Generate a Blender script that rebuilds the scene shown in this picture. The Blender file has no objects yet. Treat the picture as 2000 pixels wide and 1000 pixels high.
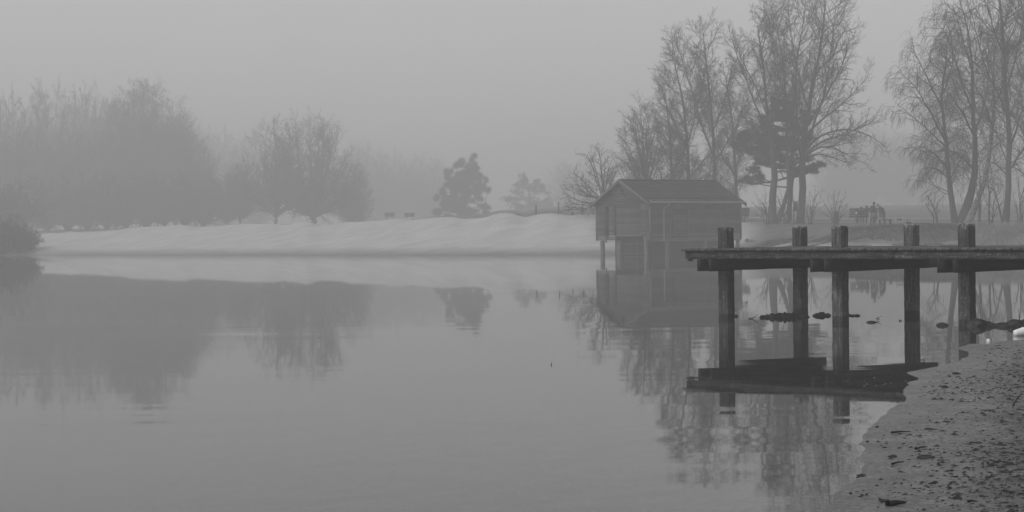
import bpy, math, random
import numpy as np
from mathutils import Matrix, Vector

# ------------------------------------------------------------------ camera
SC = bpy.context.scene
COL = SC.collection
F, YH, ROLL, HC = 3500.0, 458.0, 0.0112, 1.6     # focal length (px of a 2000 px wide frame), horizon, roll, eye height
cam = bpy.data.cameras.new('camera'); camo = bpy.data.objects.new('camera', cam); COL.objects.link(camo)
cam.sensor_width = 36.0; cam.lens = F / 2000 * 36.0; cam.clip_start = 0.1; cam.clip_end = 3000
pitch = math.atan((500 - YH) / F)
camo.matrix_world = (Matrix.Translation((0, 0, HC)) @ Matrix.Rotation(math.pi / 2 - pitch, 4, 'X')
                     @ Matrix.Rotation(-ROLL, 4, 'Z'))
SC.camera = camo
# ------------------------------------------------------------------ light
SUN_EL, SUN_AZ = math.radians(38), math.radians(-108)      # sun high on the left, hidden by the fog
world = bpy.data.worlds.new('World'); SC.world = world; world.use_nodes = True
wt = world.node_tree; wt.nodes.clear()
def wn(t): return wt.nodes.new(t)
wo = wn('ShaderNodeOutputWorld'); bg = wn('ShaderNodeBackground'); bg.inputs['Strength'].default_value = 1.0
sky = wn('ShaderNodeTexSky'); sky.sky_type = 'NISHITA'; sky.sun_disc = False
sky.sun_elevation = SUN_EL; sky.sun_rotation = SUN_AZ; sky.dust_density = 4.0
bw = wn('ShaderNodeRGBToBW'); wt.links.new(sky.outputs[0], bw.inputs[0])
mul = wn('ShaderNodeMath'); mul.operation = 'MULTIPLY_ADD'
wt.links.new(bw.outputs[0], mul.inputs[0])
SKY_CLEAR, SKY_CLOUD = 0.05, 0.50                          # thin share of clear sky over an even grey cloud
mul.inputs[1].default_value = SKY_CLEAR
cl = wn('ShaderNodeTexNoise'); cl.inputs['Scale'].default_value = 2.2; cl.inputs['Detail'].default_value = 3
clm = wn('ShaderNodeMath'); clm.operation = 'MULTIPLY_ADD'; clm.inputs[1].default_value = .22; clm.inputs[2].default_value = SKY_CLOUD - .11
wt.links.new(cl.outputs[0], clm.inputs[0]); wt.links.new(clm.outputs[0], mul.inputs[2])
wt.links.new(mul.outputs[0], bg.inputs['Color']); wt.links.new(bg.outputs[0], wo.inputs[0])
sun = bpy.data.lights.new('sun', 'SUN'); suno = bpy.data.objects.new('sun', sun); COL.objects.link(suno)
sun.energy = 1.2; sun.angle = math.radians(25)
sd_ = Vector((math.cos(SUN_EL) * math.sin(SUN_AZ), math.cos(SUN_EL) * math.cos(SUN_AZ), math.sin(SUN_EL)))
suno.rotation_euler = sd_.to_track_quat('Z', 'Y').to_euler()
vs = SC.view_settings; vs.view_transform = 'Standard'; vs.look = 'None'; vs.exposure = 0.0; vs.gamma = 1.0
vs.use_curve_mapping = False
SC.cycles.max_bounces = 6; SC.cycles.diffuse_bounces = 2; SC.cycles.glossy_bounces = 3
SC.cycles.transparent_max_bounces = 8; SC.cycles.volume_bounces = 1
SC.cycles.use_denoising = True
HAZE_DENSITY, HAZE_COLOR = 0.0036, 0.78

# ------------------------------------------------------------------ helpers
def rows(px, py):
    return px - ROLL * (py - 500), py + ROLL * (px - 1000)
def W(px, py, d):                       # the point at distance d seen in that direction
    a, b = rows(px, py)
    return np.array(((a - 1000) / F * d, d, HC - (b - YH) / F * d))
def G(px, py, z=0.0):                   # the point at height z seen in that direction
    a, b = rows(px, py)
    return W(px, py, (HC - z) * F / (b - YH))

def mat(name, nodes_fn=None, col=0.1, rough=0.85, spec=0.3):
    m = bpy.data.materials.new(name); m.use_nodes = True
    nt = m.node_tree; b = nt.nodes['Principled BSDF']
    b.inputs['Base Color'].default_value = (col, col, col, 1); b.inputs['Roughness'].default_value = rough
    b.inputs['Specular IOR Level'].default_value = spec
    if nodes_fn: nodes_fn(nt, b)
    return m
def N(nt, t, **kw):
    n = nt.nodes.new(t)
    for k, v in kw.items(): setattr(n, k, v)
    return n
def coord(nt, scale, kind='Object'):
    t = N(nt, 'ShaderNodeTexCoord'); mp = N(nt, 'ShaderNodeMapping'); mp.inputs['Scale'].default_value = scale
    nt.links.new(t.outputs[kind], mp.inputs[0]); return mp.outputs[0]
def noise(nt, vec, scale, detail=6, rough=.6, dist=0):
    n = N(nt, 'ShaderNodeTexNoise'); n.inputs['Scale'].default_value = scale; n.inputs['Detail'].default_value = detail
    n.inputs['Roughness'].default_value = rough; n.inputs['Distortion'].default_value = dist
    nt.links.new(vec, n.inputs['Vector']); return n.outputs['Fac']
def ramp(nt, fac, stops):
    r = N(nt, 'ShaderNodeValToRGB'); e = r.color_ramp.elements
    while len(e) < len(stops): e.new(.5)
    for i, (p, c) in enumerate(stops): e[i].position = p; e[i].color = (c, c, c, 1)
    nt.links.new(fac, r.inputs[0]); return r.outputs[0]
def math_(nt, op, a, b=None, clamp=False):
    n = N(nt, 'ShaderNodeMath', operation=op, use_clamp=clamp)
    for i, v in enumerate((a, b)):
        if v is None: continue
        if isinstance(v, (int, float)): n.inputs[i].default_value = v
        else: nt.links.new(v, n.inputs[i])
    return n.outputs[0]
def mixc(nt, fac, a, b, mode='MIX'):
    n = N(nt, 'ShaderNodeMix', data_type='RGBA', blend_type=mode)
    if isinstance(fac, (int, float)): n.inputs[0].default_value = fac
    else: nt.links.new(fac, n.inputs[0])
    for i, v in ((6, a), (7, b)):
        if isinstance(v, (int, float)): n.inputs[i].default_value = (v, v, v, 1)
        else: nt.links.new(v, n.inputs[i])
    return n.outputs[2]
def bump(nt, b, h, strength, dist):
    n = N(nt, 'ShaderNodeBump'); n.inputs['Strength'].default_value = strength; n.inputs['Distance'].default_value = dist
    nt.links.new(h, n.inputs['Height']); nt.links.new(n.outputs[0], b.inputs['Normal'])

def wood_nodes(lo, mid, hi, scale, flecks=0.0, wet=None, lichen=None):
    def fn(nt, b):
        v = coord(nt, scale)
        oi = N(nt, 'ShaderNodeObjectInfo')
        n1 = noise(nt, v, 1.0, 8, .7, .6)
        base = ramp(nt, n1, [(.3, lo), (.52, mid), (.72, hi)])
        v2 = coord(nt, (3, 3, 3)); n2 = noise(nt, v2, 1.3, 5, .6)
        base = mixc(nt, .6, base, ramp(nt, n2, [(.3, .45), (.7, 1.0)]), 'MULTIPLY')
        if flecks:
            v3 = coord(nt, (1, 1, 1)); n3 = noise(nt, v3, 34, 3, .7)
            base = mixc(nt, ramp(nt, n3, [(.60, 0), (.68, flecks)]), base, .34)
        rnd = math_(nt, 'MULTIPLY_ADD', oi.outputs['Random'], .5); nt.nodes[-1].inputs[2].default_value = .72
        hs = N(nt, 'ShaderNodeMix', data_type='RGBA', blend_type='MULTIPLY'); hs.inputs[0].default_value = 1
        nt.links.new(base, hs.inputs[6]); nt.links.new(rnd, hs.inputs[7]); base = hs.outputs[2]
        if lichen:
            g = N(nt, 'ShaderNodeNewGeometry'); s = N(nt, 'ShaderNodeSeparateXYZ'); nt.links.new(g.outputs['Position'], s.inputs[0])
            nl = noise(nt, coord(nt, (1, 1, .6)), 22, 5, .75)
            kz = ramp(nt, math_(nt, 'SUBTRACT', s.outputs[2], lichen), [(0, 0), (.12, .20)])
            base = mixc(nt, ramp(nt, math_(nt, 'ADD', nl, kz), [(.66, 0), (.74, .8)]), base, .33)
        if wet:
            g = N(nt, 'ShaderNodeNewGeometry'); s = N(nt, 'ShaderNodeSeparateXYZ'); nt.links.new(g.outputs['Position'], s.inputs[0])
            zz = math_(nt, 'ADD', s.outputs[2], math_(nt, 'MULTIPLY', n2, .12))
            k = ramp(nt, math_(nt, 'MULTIPLY', zz, 1.0), [(wet, 0.35), (wet + .03, 1.0)])
            base = mixc(nt, 1.0, base, k, 'MULTIPLY')
        nt.links.new(base, b.inputs['Base Color'])
        bump(nt, b, n1, .7, .01)
    return fn
M = {}
M['pile'] = mat('weathered_pile_wood', wood_nodes(.008, .065, .24, (26, 26, 2.2), .7, wet=.14, lichen=1.58), rough=.8)
M['fascia'] = mat('weathered_beam_wood', wood_nodes(.006, .035, .18, (2.2, 24, 24), .7), rough=.85)
M['beam'] = mat('dark_wood', wood_nodes(.006, .014, .03, (20, 2, 20), .12), rough=.8)  # darker overall than the fascia and plank wood
M['plank'] = mat('plank_wood', wood_nodes(.03, .09, .2, (24, 2.4, 24), .5), rough=.8)
M['iron'] = mat('rusty_iron', col=.02, rough=.7)
def clad(nt, b):
    v = coord(nt, (.9, .9, 9)); n = noise(nt, v, 1.5, 6, .65)
    oi = N(nt, 'ShaderNodeObjectInfo')
    base = ramp(nt, n, [(.3, .05), (.6, .09), (.8, .14)])
    r = math_(nt, 'MULTIPLY_ADD', oi.outputs['Random'], .8); nt.nodes[-1].inputs[2].default_value = .6
    nt.links.new(mixc(nt, 1.0, base, r, 'MULTIPLY'), b.inputs['Base Color'])
M['clad'] = mat('painted_weatherboard', clad, rough=.8)
M['trim'] = mat('pale_trim', lambda nt, b: nt.links.new(ramp(nt, noise(nt, coord(nt, (3, 3, 3)), 2), [(.3, .07), (.7, .12)]), b.inputs['Base Color']), rough=.7)
M['roof'] = mat('roof_felt', lambda nt, b: nt.links.new(ramp(nt, noise(nt, coord(nt, (.5, 2, 2)), 3), [(.3, .010), (.7, .024)]), b.inputs['Base Color']), rough=.9)
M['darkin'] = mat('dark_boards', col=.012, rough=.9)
M['pipe'] = mat('grey_plastic_pipe', col=.2, rough=.5)
M['concrete'] = mat('concrete_pile', lambda nt, b: nt.links.new(ramp(nt, noise(nt, coord(nt, (1, 1, 1)), 3), [(.3, .08), (.7, .14)]), b.inputs['Base Color']), rough=.9)
M['bark'] = mat('bark', lambda nt, b: nt.links.new(ramp(nt, noise(nt, coord(nt, (3, 3, .6)), 3), [(.3, .03), (.7, .075)]), b.inputs['Base Color']), rough=.95)
M['twig'] = mat('twig', col=.05, rough=.95)
def birch(nt, b):
    n = noise(nt, coord(nt, (1.2, 1.2, 5)), 1.6, 4, .7)
    nt.links.new(ramp(nt, n, [(.42, .05), (.54, .2)]), b.inputs['Base Color'])
M['birch'] = mat('birch_bark', birch, rough=.9)
M['needle'] = mat('pine_needles', col=.035, rough=.9)
M['grass'] = mat('dry_grass', lambda nt, b: nt.links.new(ramp(nt, noise(nt, coord(nt, (1, 1, 1)), .5), [(.3, .14), (.7, .34)]), b.inputs['Base Color']), rough=.9)
M['turf'] = mat('dark_grass', lambda nt, b: nt.links.new(ramp(nt, noise(nt, coord(nt, (1, 1, 1)), .35), [(.35, .03), (.7, .12)]), b.inputs['Base Color']), rough=.9)
M['stone'] = mat('wet_stone', lambda nt, b: nt.links.new(ramp(nt, noise(nt, coord(nt, (1, 1, 1)), 9), [(.35, .010), (.75, .045)]), b.inputs['Base Color']), rough=.6)
M['litter'] = mat('plant_litter', lambda nt, b: nt.links.new(ramp(nt, noise(nt, coord(nt, (1, 1, 1)), 3.3), [(.4, .008), (.75, .05)]), b.inputs['Base Color']), rough=.9)
M['white'] = mat('white_plastic', col=.75, rough=.45)
M['jacket'] = mat('dark_cloth', col=.03, rough=.9)
M['trousers'] = mat('grey_cloth', col=.05, rough=.9)
M['skin'] = mat('skin', col=.35, rough=.6)
M['hair'] = mat('hair', col=.02, rough=.8)
M['paleboard'] = mat('pale_post_wood', col=.28, rough=.8)

def tag(o, label=None, cat=None, group=None, kind=None):
    if label: o['label'] = label
    if cat: o['category'] = cat
    if group: o['group'] = group
    if kind: o['kind'] = kind
    return o
def empty(name, loc=(0, 0, 0), rz=0.0, parent=None):
    o = bpy.data.objects.new(name, None); COL.objects.link(o); o.location = loc; o.rotation_euler = (0, 0, rz)
    o.empty_display_size = .1
    if parent: o.parent = parent
    return o
def mesh(name, V, faces, smooth=False):
    """V (n,3); faces: (m,k) array or list of such arrays"""
    me = bpy.data.meshes.new(name)
    V = np.ascontiguousarray(V, dtype=np.float32)
    if isinstance(faces, np.ndarray): faces = [faces]
    faces = [np.asarray(f, dtype=np.int32) for f in faces if len(f)]
    li = np.concatenate([f.ravel() for f in faces]); tot = np.concatenate([np.full(len(f), f.shape[1], np.int32) for f in faces])
    st = np.concatenate([[0], np.cumsum(tot)[:-1]]).astype(np.int32)
    me.vertices.add(len(V)); me.vertices.foreach_set('co', V.ravel())
    me.loops.add(len(li)); me.loops.foreach_set('vertex_index', li)
    me.polygons.add(len(tot)); me.polygons.foreach_set('loop_start', st)
    me.update(calc_edges=True); me.validate()
    if smooth: me.polygons.foreach_set('use_smooth', np.ones(len(me.polygons), bool))
    return me
def obj(name, me, m=None, parent=None, loc=(0, 0, 0), rot=None):
    o = bpy.data.objects.new(name, me); COL.objects.link(o)
    if m is not None and not me.materials: me.materials.append(m)
    o.location = loc
    if rot is not None: o.rotation_euler = rot
    if parent: o.parent = parent
    return o
BF = np.array([(0, 3, 2, 1), (4, 5, 6, 7), (0, 1, 5, 4), (1, 2, 6, 5), (2, 3, 7, 6), (3, 0, 4, 7)])
def boxV(x0, x1, y0, y1, z0, z1):
    return np.array([(x0, y0, z0), (x1, y0, z0), (x1, y1, z0), (x0, y1, z0), (x0, y0, z1), (x1, y0, z1), (x1, y1, z1), (x0, y1, z1)], float)
def box(name, b, m, parent=None, loc=(0, 0, 0), rot=None):
    return obj(name, mesh(name, boxV(*b), BF), m, parent, loc, rot)
def join(parts):
    V, Q, n = [], {}, 0
    for v, f in parts:
        V.append(v)
        for ff in (f if isinstance(f, list) else [f]):
            Q.setdefault(ff.shape[1], []).append(ff + n)
        n += len(v)
    return np.concatenate(V), [np.concatenate(q) for q in Q.values()]
def tubes(P, R, sides):
    """P (n,k,3), R (n,k) -> verts, quads"""
    n, k, _ = P.shape
    T = np.gradient(P, axis=1); T /= np.linalg.norm(T, axis=2, keepdims=True) + 1e-9
    mt = np.abs(T.mean(axis=1)); ref = np.where((mt[:, 2] > .7)[:, None], np.array((1., .13, 0)), np.array((.1, .1, 1.)))[:, None, :]
    A = np.cross(T, ref); A /= np.linalg.norm(A, axis=2, keepdims=True) + 1e-9
    B = np.cross(T, A)
    th = np.arange(sides) * 2 * np.pi / sides
    V = P[:, :, None, :] + R[:, :, None, None] * (A[:, :, None, :] * np.cos(th)[None, None, :, None] + B[:, :, None, :] * np.sin(th)[None, None, :, None])
    idx = np.arange(n * k * sides).reshape(n, k, sides)
    a = idx[:, :-1, :]; b = np.roll(a, -1, axis=2); c = idx[:, 1:, :]; d = np.roll(c, -1, axis=2)
    return V.reshape(-1, 3), np.stack([a, b, d, c], -1).reshape(-1, 4)
def resample(P, R, K):
    P = np.asarray(P, float); R = np.asarray(R, float)
    s = np.concatenate([[0], np.cumsum(np.linalg.norm(np.diff(P, axis=0), axis=1))]); t = np.linspace(0, s[-1], K)
    Q = np.stack([np.interp(t, s, P[:, i]) for i in range(3)], 1)
    for _ in range(2): Q[1:-1] = .25 * Q[:-2] + .5 * Q[1:-1] + .25 * Q[2:]
    return Q, np.interp(t, s, R)
def curve_tube(pts, r, sides=6, K=None):
    pts = np.asarray(pts, float); r = np.full(len(pts), r) if np.isscalar(r) else np.asarray(r)
    if K: pts, r = resample(pts, r, K)
    return tubes(pts[None], r[None], sides)
_h = {}
def vnoise(x, y, scale, seed=0, oct=3):
    """value noise on arrays"""
    out = np.zeros_like(x, dtype=float); amp = 1.0; tot = 0
    for o in range(oct):
        xs, ys = x / scale + 37.1 * seed + 11 * o, y / scale - 17.7 * seed + 5 * o
        xi, yi = np.floor(xs).astype(np.int64), np.floor(ys).astype(np.int64); fx, fy = xs - xi, ys - yi
        fx = fx * fx * (3 - 2 * fx); fy = fy * fy * (3 - 2 * fy)
        def h(i, j):
            n = (i * 374761393 + j * 668265263 + seed * 144665) & 0xffffffff
            n = ((n ^ (n >> 13)) * 1274126177) & 0xffffffff
            return ((n ^ (n >> 16)) & 0xffff) / 65535.0
        v = (h(xi, yi) * (1 - fx) + h(xi + 1, yi) * fx) * (1 - fy) + (h(xi, yi + 1) * (1 - fx) + h(xi + 1, yi + 1) * fx) * fy
        out += amp * (v - .5) * 2; tot += amp; amp *= .5; scale = scale * .5
    return out / tot

# ------------------------------------------------------------------ the haze
hz = box('haze', (-620, 620, -40, 1000, -2.5, 34), None)
hm = bpy.data.materials.new('haze'); hm.use_nodes = True; hm.node_tree.nodes.clear()
ho = hm.node_tree.nodes.new('ShaderNodeOutputMaterial'); hv = hm.node_tree.nodes.new('ShaderNodeVolumePrincipled')
hv.inputs['Color'].default_value = (HAZE_COLOR,) * 3 + (1,); hv.inputs['Density'].default_value = HAZE_DENSITY
hv.inputs['Anisotropy'].default_value = 0.0
hm.node_tree.links.new(hv.outputs[0], ho.inputs['Volume']); hz.data.materials.append(hm)
tag(hz, kind='stuff')

# ------------------------------------------------------------------ terrain
near_px = [(2000, 663), (1965, 667), (1930, 673), (1900, 672), (1878, 676), (1874, 681), (1888, 688), (1893, 696), (1876, 702),
           (1850, 710), (1808, 720), (1775, 729), (1782, 733), (1792, 738), (1776, 745), (1780, 752), (1767, 763), (1775, 773),
           (1770, 786), (1745, 802), (1722, 820), (1698, 836), (1682, 856), (1672, 884), (1678, 912), (1668, 934), (1650, 950),
           (1632, 968), (1612, 985), (1585, 1002), (1540, 1035)]
lake = [tuple(G(a, b)[:2]) for a, b in near_px]
lake += [(1.0, 7.6), (-2, 5.5), (-7, 3), (-40, -8), (-130, 30), (-150, 140)]
far_px = [(-500, 215), (-250, 203), (0, 187), (250, 172), (500, 159), (750, 146), (1000, 138), (1165, 134), (1290, 137), (1400, 131),
          (1480, 121), (1600, 115), (1750, 112), (1900, 108), (2000, 105), (2300, 92)]
lake += [((a - 1000) / F * d, d) for a, d in far_px]
lake += [(36, 66), (26, 46), (15, 33.5), (9.4, 28.6)]
LK = np.array(lake)
def shore_sd(x, y):
    """signed distance to the shoreline, positive on land"""
    sh = x.shape; p = np.stack([x.ravel(), y.ravel()], 1); best = np.full(len(p), 1e9); inside = np.zeros(len(p), bool)
    for i in range(len(LK)):
        a, b = LK[i], LK[(i + 1) % len(LK)]; e = b - a; w = p - a
        t = np.clip((w @ e) / (e @ e), 0, 1); d = w - t[:, None] * e
        best = np.minimum(best, (d * d).sum(1))
        c = ((a[1] > p[:, 1]) != (b[1] > p[:, 1])) & (p[:, 0] < (b[0] - a[0]) * (p[:, 1] - a[1]) / (b[1] - a[1] + 1e-12) + a[0])
        inside ^= c
    r = np.sqrt(best); return np.where(inside, -r, r).reshape(sh)
crest_px = np.array([(-300, 470), (60, 462), (75, 457), (97, 455), (125, 453), (136, 450), (156, 453), (205, 450.6), (212, 448.5), (231, 448.7),
    (265, 442), (320, 440), (363, 438), (380, 442), (410, 441), (460, 437), (507, 435), (535, 434), (558, 438), (580, 434), (603, 431), (624, 439), (651, 438),
    (683, 432), (720, 431), (749, 430), (762, 425.5), (785, 425), (800, 428), (820, 426), (850, 423), (880, 422), (907, 426), (952, 423),
    (970, 416), (995, 415), (1010, 417.5), (1022, 424), (1035, 421), (1060, 415), (1095, 416), (1110, 421), (1125, 419), (1155, 417),
    (1200, 420), (1300, 424), (1400, 428), (1440, 432), (1500, 436), (1600, 437), (1700, 438), (1800, 438), (1900, 440), (2000, 442), (2400, 444)], float)
shore_u = np.array([a for a, d in far_px], float); shore_d = np.array([d for a, d in far_px], float)
def ground_z(x, y):
    sd = shore_sd(x, y)
    sd = sd + np.where(y < 40, .10 * vnoise(x, y, .55, 21, 3), 0)
    u = x / np.maximum(y, 5.0) * F + 1000                 # bearing, used only to look up the crest of the bank
    sc = np.interp(u, [0, 900, 1300, 1500, 2000], [16, 15, 14, 14, 13])
    dc = np.interp(u, shore_u, shore_d) + sc
    cy = np.interp(u, crest_px[:, 0], crest_px[:, 1]) + ROLL * (u - 1000)
    hc = HC - (cy - YH) / F * dc
    t = np.clip(sd / sc, 0, None)
    g = np.interp(t, [0, .2, .4, .6, .8, .93, 1.0], [0, .035, .20, .44, .74, .965, 1.0])
    gr = np.interp(t, [0, .2, .4, .48, .62, .8, 1.0], [0, .17, .36, .5, .82, .93, 1.0])
    wr = np.clip((u - 1420) / 120, 0, 1); g = g * (1 - wr) + gr * wr
    back = np.clip(sd - sc, 0, None)
    dip = -.45 * (1 - wr) * np.clip(back / 4, 0, 1) * np.clip(1 - (back - 4) / 20, 0, 1)
    rise = np.interp(back, [0, 15, 45, 90, 200, 500], [0, .1, .4, .8, 1.6, 3.2]) + np.clip((u - 700) / 400, 0, 1) * np.interp(back, [0, 15, 45, 90, 200, 500], [0, .2, .55, 1.3, 3.0, 4.5])
    zf = hc * g + dip + rise + .07 * vnoise(x, y, 3.2, 3, 4) * np.clip(sd / 5, 0, 1) * (1 - wr) + .03 * vnoise(x * .5, y, 1.2, 5) * np.clip(sd / 4, 0, 1) * (1 - wr)
    zn = .032 * sd + .09 * np.clip(sd / 6, 0, 1) ** 2
    wn_ = np.clip((60 - y) / 20, 0, 1)
    z = zf * (1 - wn_) + zn * wn_
    zl = np.maximum(-2.0, -.035 * (-sd) - .004 * sd * sd * .5)
    return np.where(sd > 0, z, zl), sd
def lines(*segs):
    out = [segs[0][0]]
    for a, b, st in segs: out += list(np.linspace(a, b, max(2, int(round((b - a) / st)) + 1))[1:])
    return np.array(out)
def grid_faces(nx, ny):
    i = np.arange(nx * ny).reshape(ny, nx)
    return np.stack([i[:-1, :-1], i[:-1, 1:], i[1:, 1:], i[1:, :-1]], -1).reshape(-1, 4)
def gz1(x, y):
    z, _ = ground_z(np.array([float(x)]), np.array([float(y)])); return float(z[0])
gx = lines((-610, -90, 8), (-90, 60, .55), (60, 610, 8)); gy = lines((-35, 0, 5), (0, 90, 3), (90, 215, .65), (215, 990, 7))
X, Y = np.meshgrid(gx, gy); Z, SD = ground_z(X, Y)
Z = np.where((X > -2.5) & (X < 14.5) & (Y > 4.5) & (Y < 34.5), Z - .35, Z)
def sand_far(nt, b):
    g = N(nt, 'ShaderNodeAttribute', attribute_name='grassy')
    v = coord(nt, (.4, 1, 1.0)); n = noise(nt, v, .8, 7, .62); n2 = noise(nt, coord(nt, (1, 1, 1)), 3.5, 4, .6)
    sand = ramp(nt, n, [(.38, .34), (.5, .39), (.62, .43)])
    grass = ramp(nt, noise(nt, coord(nt, (.12, .5, 1)), 1.2, 8, .7), [(.3, .035), (.55, .085), (.8, .16)])
    pos = N(nt, 'ShaderNodeNewGeometry'); s = N(nt, 'ShaderNodeSeparateXYZ'); nt.links.new(pos.outputs['Position'], s.inputs[0])
    wetk = ramp(nt, math_(nt, 'ADD', s.outputs[2], math_(nt, 'MULTIPLY', n, .1)), [(.08, .45), (.7, 1)])
    sand = mixc(nt, 1.0, sand, wetk, 'MULTIPLY')
    k = math_(nt, 'ADD', g.outputs['Fac'], math_(nt, 'MULTIPLY', math_(nt, 'SUBTRACT', n2, .5), .5), clamp=True)
    nt.links.new(mixc(nt, k, sand, grass), b.inputs['Base Color'])
    bump(nt, b, math_(nt, 'ADD', n2, math_(nt, 'MULTIPLY', n, .6)), 1.0, .06)
M['ground'] = mat('sand_and_turf', sand_far, rough=.95, spec=.15)
me = mesh('ground', np.stack([X, Y, Z], -1).reshape(-1, 3), grid_faces(len(gx), len(gy)), True)
U = X / np.maximum(Y, 5) * F + 1000
scg = np.interp(U, [0, 900, 1300, 1500, 2000], [16, 15, 14, 14, 13])
gr = np.clip((SD - scg - .6) / 1.2, 0, 1)
gr = np.maximum(gr, np.clip((U - 1440) / 60, 0, 1) * np.clip((SD - 4.2) / 1.5, 0, 1) * .9)
gr = np.maximum(gr, np.clip((75 - U) / 20, 0, 1))
# the pale path that runs along the bank behind the lawn
for dd, w in ((26, 1.0), (48, 1.6)):
    gr = np.where(np.abs(SD - dd - 2.0 * np.sin(X * .05)) < w, gr * .25, gr)
at = me.attributes.new('grassy', 'FLOAT', 'POINT'); at.data.foreach_set('value', gr.ravel().astype(np.float32))
o = obj('ground', me, M['ground']); tag(o, kind='structure')

# near beach
bx, by = lines((-3, 3, .15), (3, 10.5, .055), (10.5, 14.6, .1)), lines((4.4, 8, .1), (8, 29, .07), (29, 34.8, .15))
X, Y = np.meshgrid(bx, by); Z, SD = ground_z(X, Y)
k = np.clip((SD - .25) / 3.2, 0, 1)
rel = .030 * vnoise(X, Y, 1.5, 8, 3) + .04 * np.abs(vnoise(X * .6, Y, .5, 9, 3)) - .014 + .050 * vnoise(X, Y, .26, 10, 2)
rng = np.random.default_rng(5)
for _ in range(260):                                        # old footprints
    cx, cy = rng.uniform(4, 12), rng.uniform(8, 27); a = rng.uniform(0, 3.1)
    dx, dy = X - cx, Y - cy; m_ = (np.abs(dx) < .5) & (np.abs(dy) < .5)
    if not m_.any(): continue
    ux, uy = dx[m_] * math.cos(a) + dy[m_] * math.sin(a), -dx[m_] * math.sin(a) + dy[m_] * math.cos(a)
    r2 = (ux / .15) ** 2 + (uy / .07) ** 2
    rel[m_] += -.05 * np.exp(-r2) + .025 * np.exp(-((np.sqrt(r2) - 1.7) ** 2) * 3)
Z = Z + rel * k
BZ = Z
edge = (X < -2.6) | (X > 14.3) | (Y < 4.7) | (Y > 34.5); Z = np.where(edge, Z - .1, Z)
def sand_near(nt, b):
    c = coord(nt, (1, 1, 1)); n = noise(nt, c, 2.3, 8, .7); nf = noise(nt, coord(nt, (1.6, 1, 1)), 17, 6, .85); nm = noise(nt, coord(nt, (1, .8, 1)), 6.5, 9, .85, .3)
    base = ramp(nt, n, [(.4, .10), (.5, .14), (.6, .18)])
    base = mixc(nt, .8, base, ramp(nt, nf, [(.40, .25), (.5, 1.0), (.60, 1.6)]), 'MULTIPLY')
    g = N(nt, 'ShaderNodeNewGeometry'); s = N(nt, 'ShaderNodeSeparateXYZ'); nt.links.new(g.outputs['Position'], s.inputs[0])
    dry = ramp(nt, math_(nt, 'ADD', s.outputs[2], math_(nt, 'MULTIPLY', n, .02)), [(.03, 0), (.075, 1)])
    spots = ramp(nt, nm, [(.52, 0), (.57, .9)])
    base = mixc(nt, math_(nt, 'MULTIPLY', spots, dry), base, .022)
    nt.links.new(base, b.inputs['Base Color'])
    nt.links.new(ramp(nt, dry, [(0, .38), (1, .9)]), b.inputs['Roughness'])
    h = math_(nt, 'MULTIPLY', math_(nt, 'ADD', nf, math_(nt, 'MULTIPLY', nm, 1.5)), math_(nt, 'MULTIPLY_ADD', dry, .9)); nt.nodes[-1].inputs[2].default_value = 0
    bump(nt, b, h, 1.0, .05)
M['beach'] = mat('wet_sand', sand_near, rough=.9, spec=.35)
o = obj('beach', mesh('beach', np.stack([X, Y, Z], -1).reshape(-1, 3), grid_faces(len(bx), len(by)), True), M['beach']); tag(o, kind='structure')
def beach_z(x, y):
    i = int(np.clip(np.searchsorted(bx, x), 0, len(bx) - 1)); j = int(np.clip(np.searchsorted(by, y), 0, len(by) - 1)); return float(BZ[j, i])

# ------------------------------------------------------------------ water
wx = lines((-320, -40, 14), (-40, 0, 2), (0, 12, .3), (12, 100, 4)); wy = lines((-20, 6, 2), (6, 36, .3), (36, 240, 4))
X, Y = np.meshgrid(wx, wy); Zg, _ = ground_z(X, Y)
me = mesh('lake_water', np.stack([X, Y, 0 * X], -1).reshape(-1, 3), grid_faces(len(wx), len(wy)))
at = me.attributes.new('depth', 'FLOAT', 'POINT'); at.data.foreach_set('value', np.clip(-Zg, 0, 3).ravel().astype(np.float32))
wm = bpy.data.materials.new('lake_water'); wm.use_nodes = True; nt = wm.node_tree; nt.nodes.clear()
out = N(nt, 'ShaderNodeOutputMaterial')
pos = N(nt, 'ShaderNodeNewGeometry').outputs['Position']
def mp(scale, rz=0.0):
    m_ = N(nt, 'ShaderNodeMapping'); m_.inputs['Scale'].default_value = scale; m_.inputs['Rotation'].default_value = (0, 0, rz)
    nt.links.new(pos, m_.inputs[0]); return m_.outputs[0]
sp = N(nt, 'ShaderNodeSeparateXYZ'); nt.links.new(pos, sp.inputs[0])
def centred(f, amp): return math_(nt, 'MULTIPLY', math_(nt, 'SUBTRACT', f, .5), amp)
long_ = noise(nt, mp((.20, .85, 1), -.30), 1.0, 3, .5, .9)           # long low swells, crests across the view
fine = noise(nt, mp((.7, 4.0, 1), -.42), 1.0, 3, .55)
band = N(nt, 'ShaderNodeMapRange', interpolation_type='SMOOTHSTEP'); nt.links.new(sp.outputs[1], band.inputs[0])
for i, v in ((1, 46.0), (2, 22.0), (3, .09), (4, 1.0)): band.inputs[i].default_value = v
patch = ramp(nt, noise(nt, mp((.05, .12, 1)), 1.0, 2, .5), [(.40, .08), (.60, 1.0)])
amp = math_(nt, 'MULTIPLY', band.outputs[0], patch)
mid_r = noise(nt, mp((.30, 2.0, 1), -.36), 1.0, 2, .5, .8)
sy = math_(nt, 'MULTIPLY', math_(nt, 'ADD', math_(nt, 'ADD', centred(long_, .018), centred(mid_r, .020)), centred(fine, .003)), amp)
sx = math_(nt, 'MULTIPLY', centred(noise(nt, mp((1.3, 1.8, 1), .3), 1.0, 2, .5), .006), amp)
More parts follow.
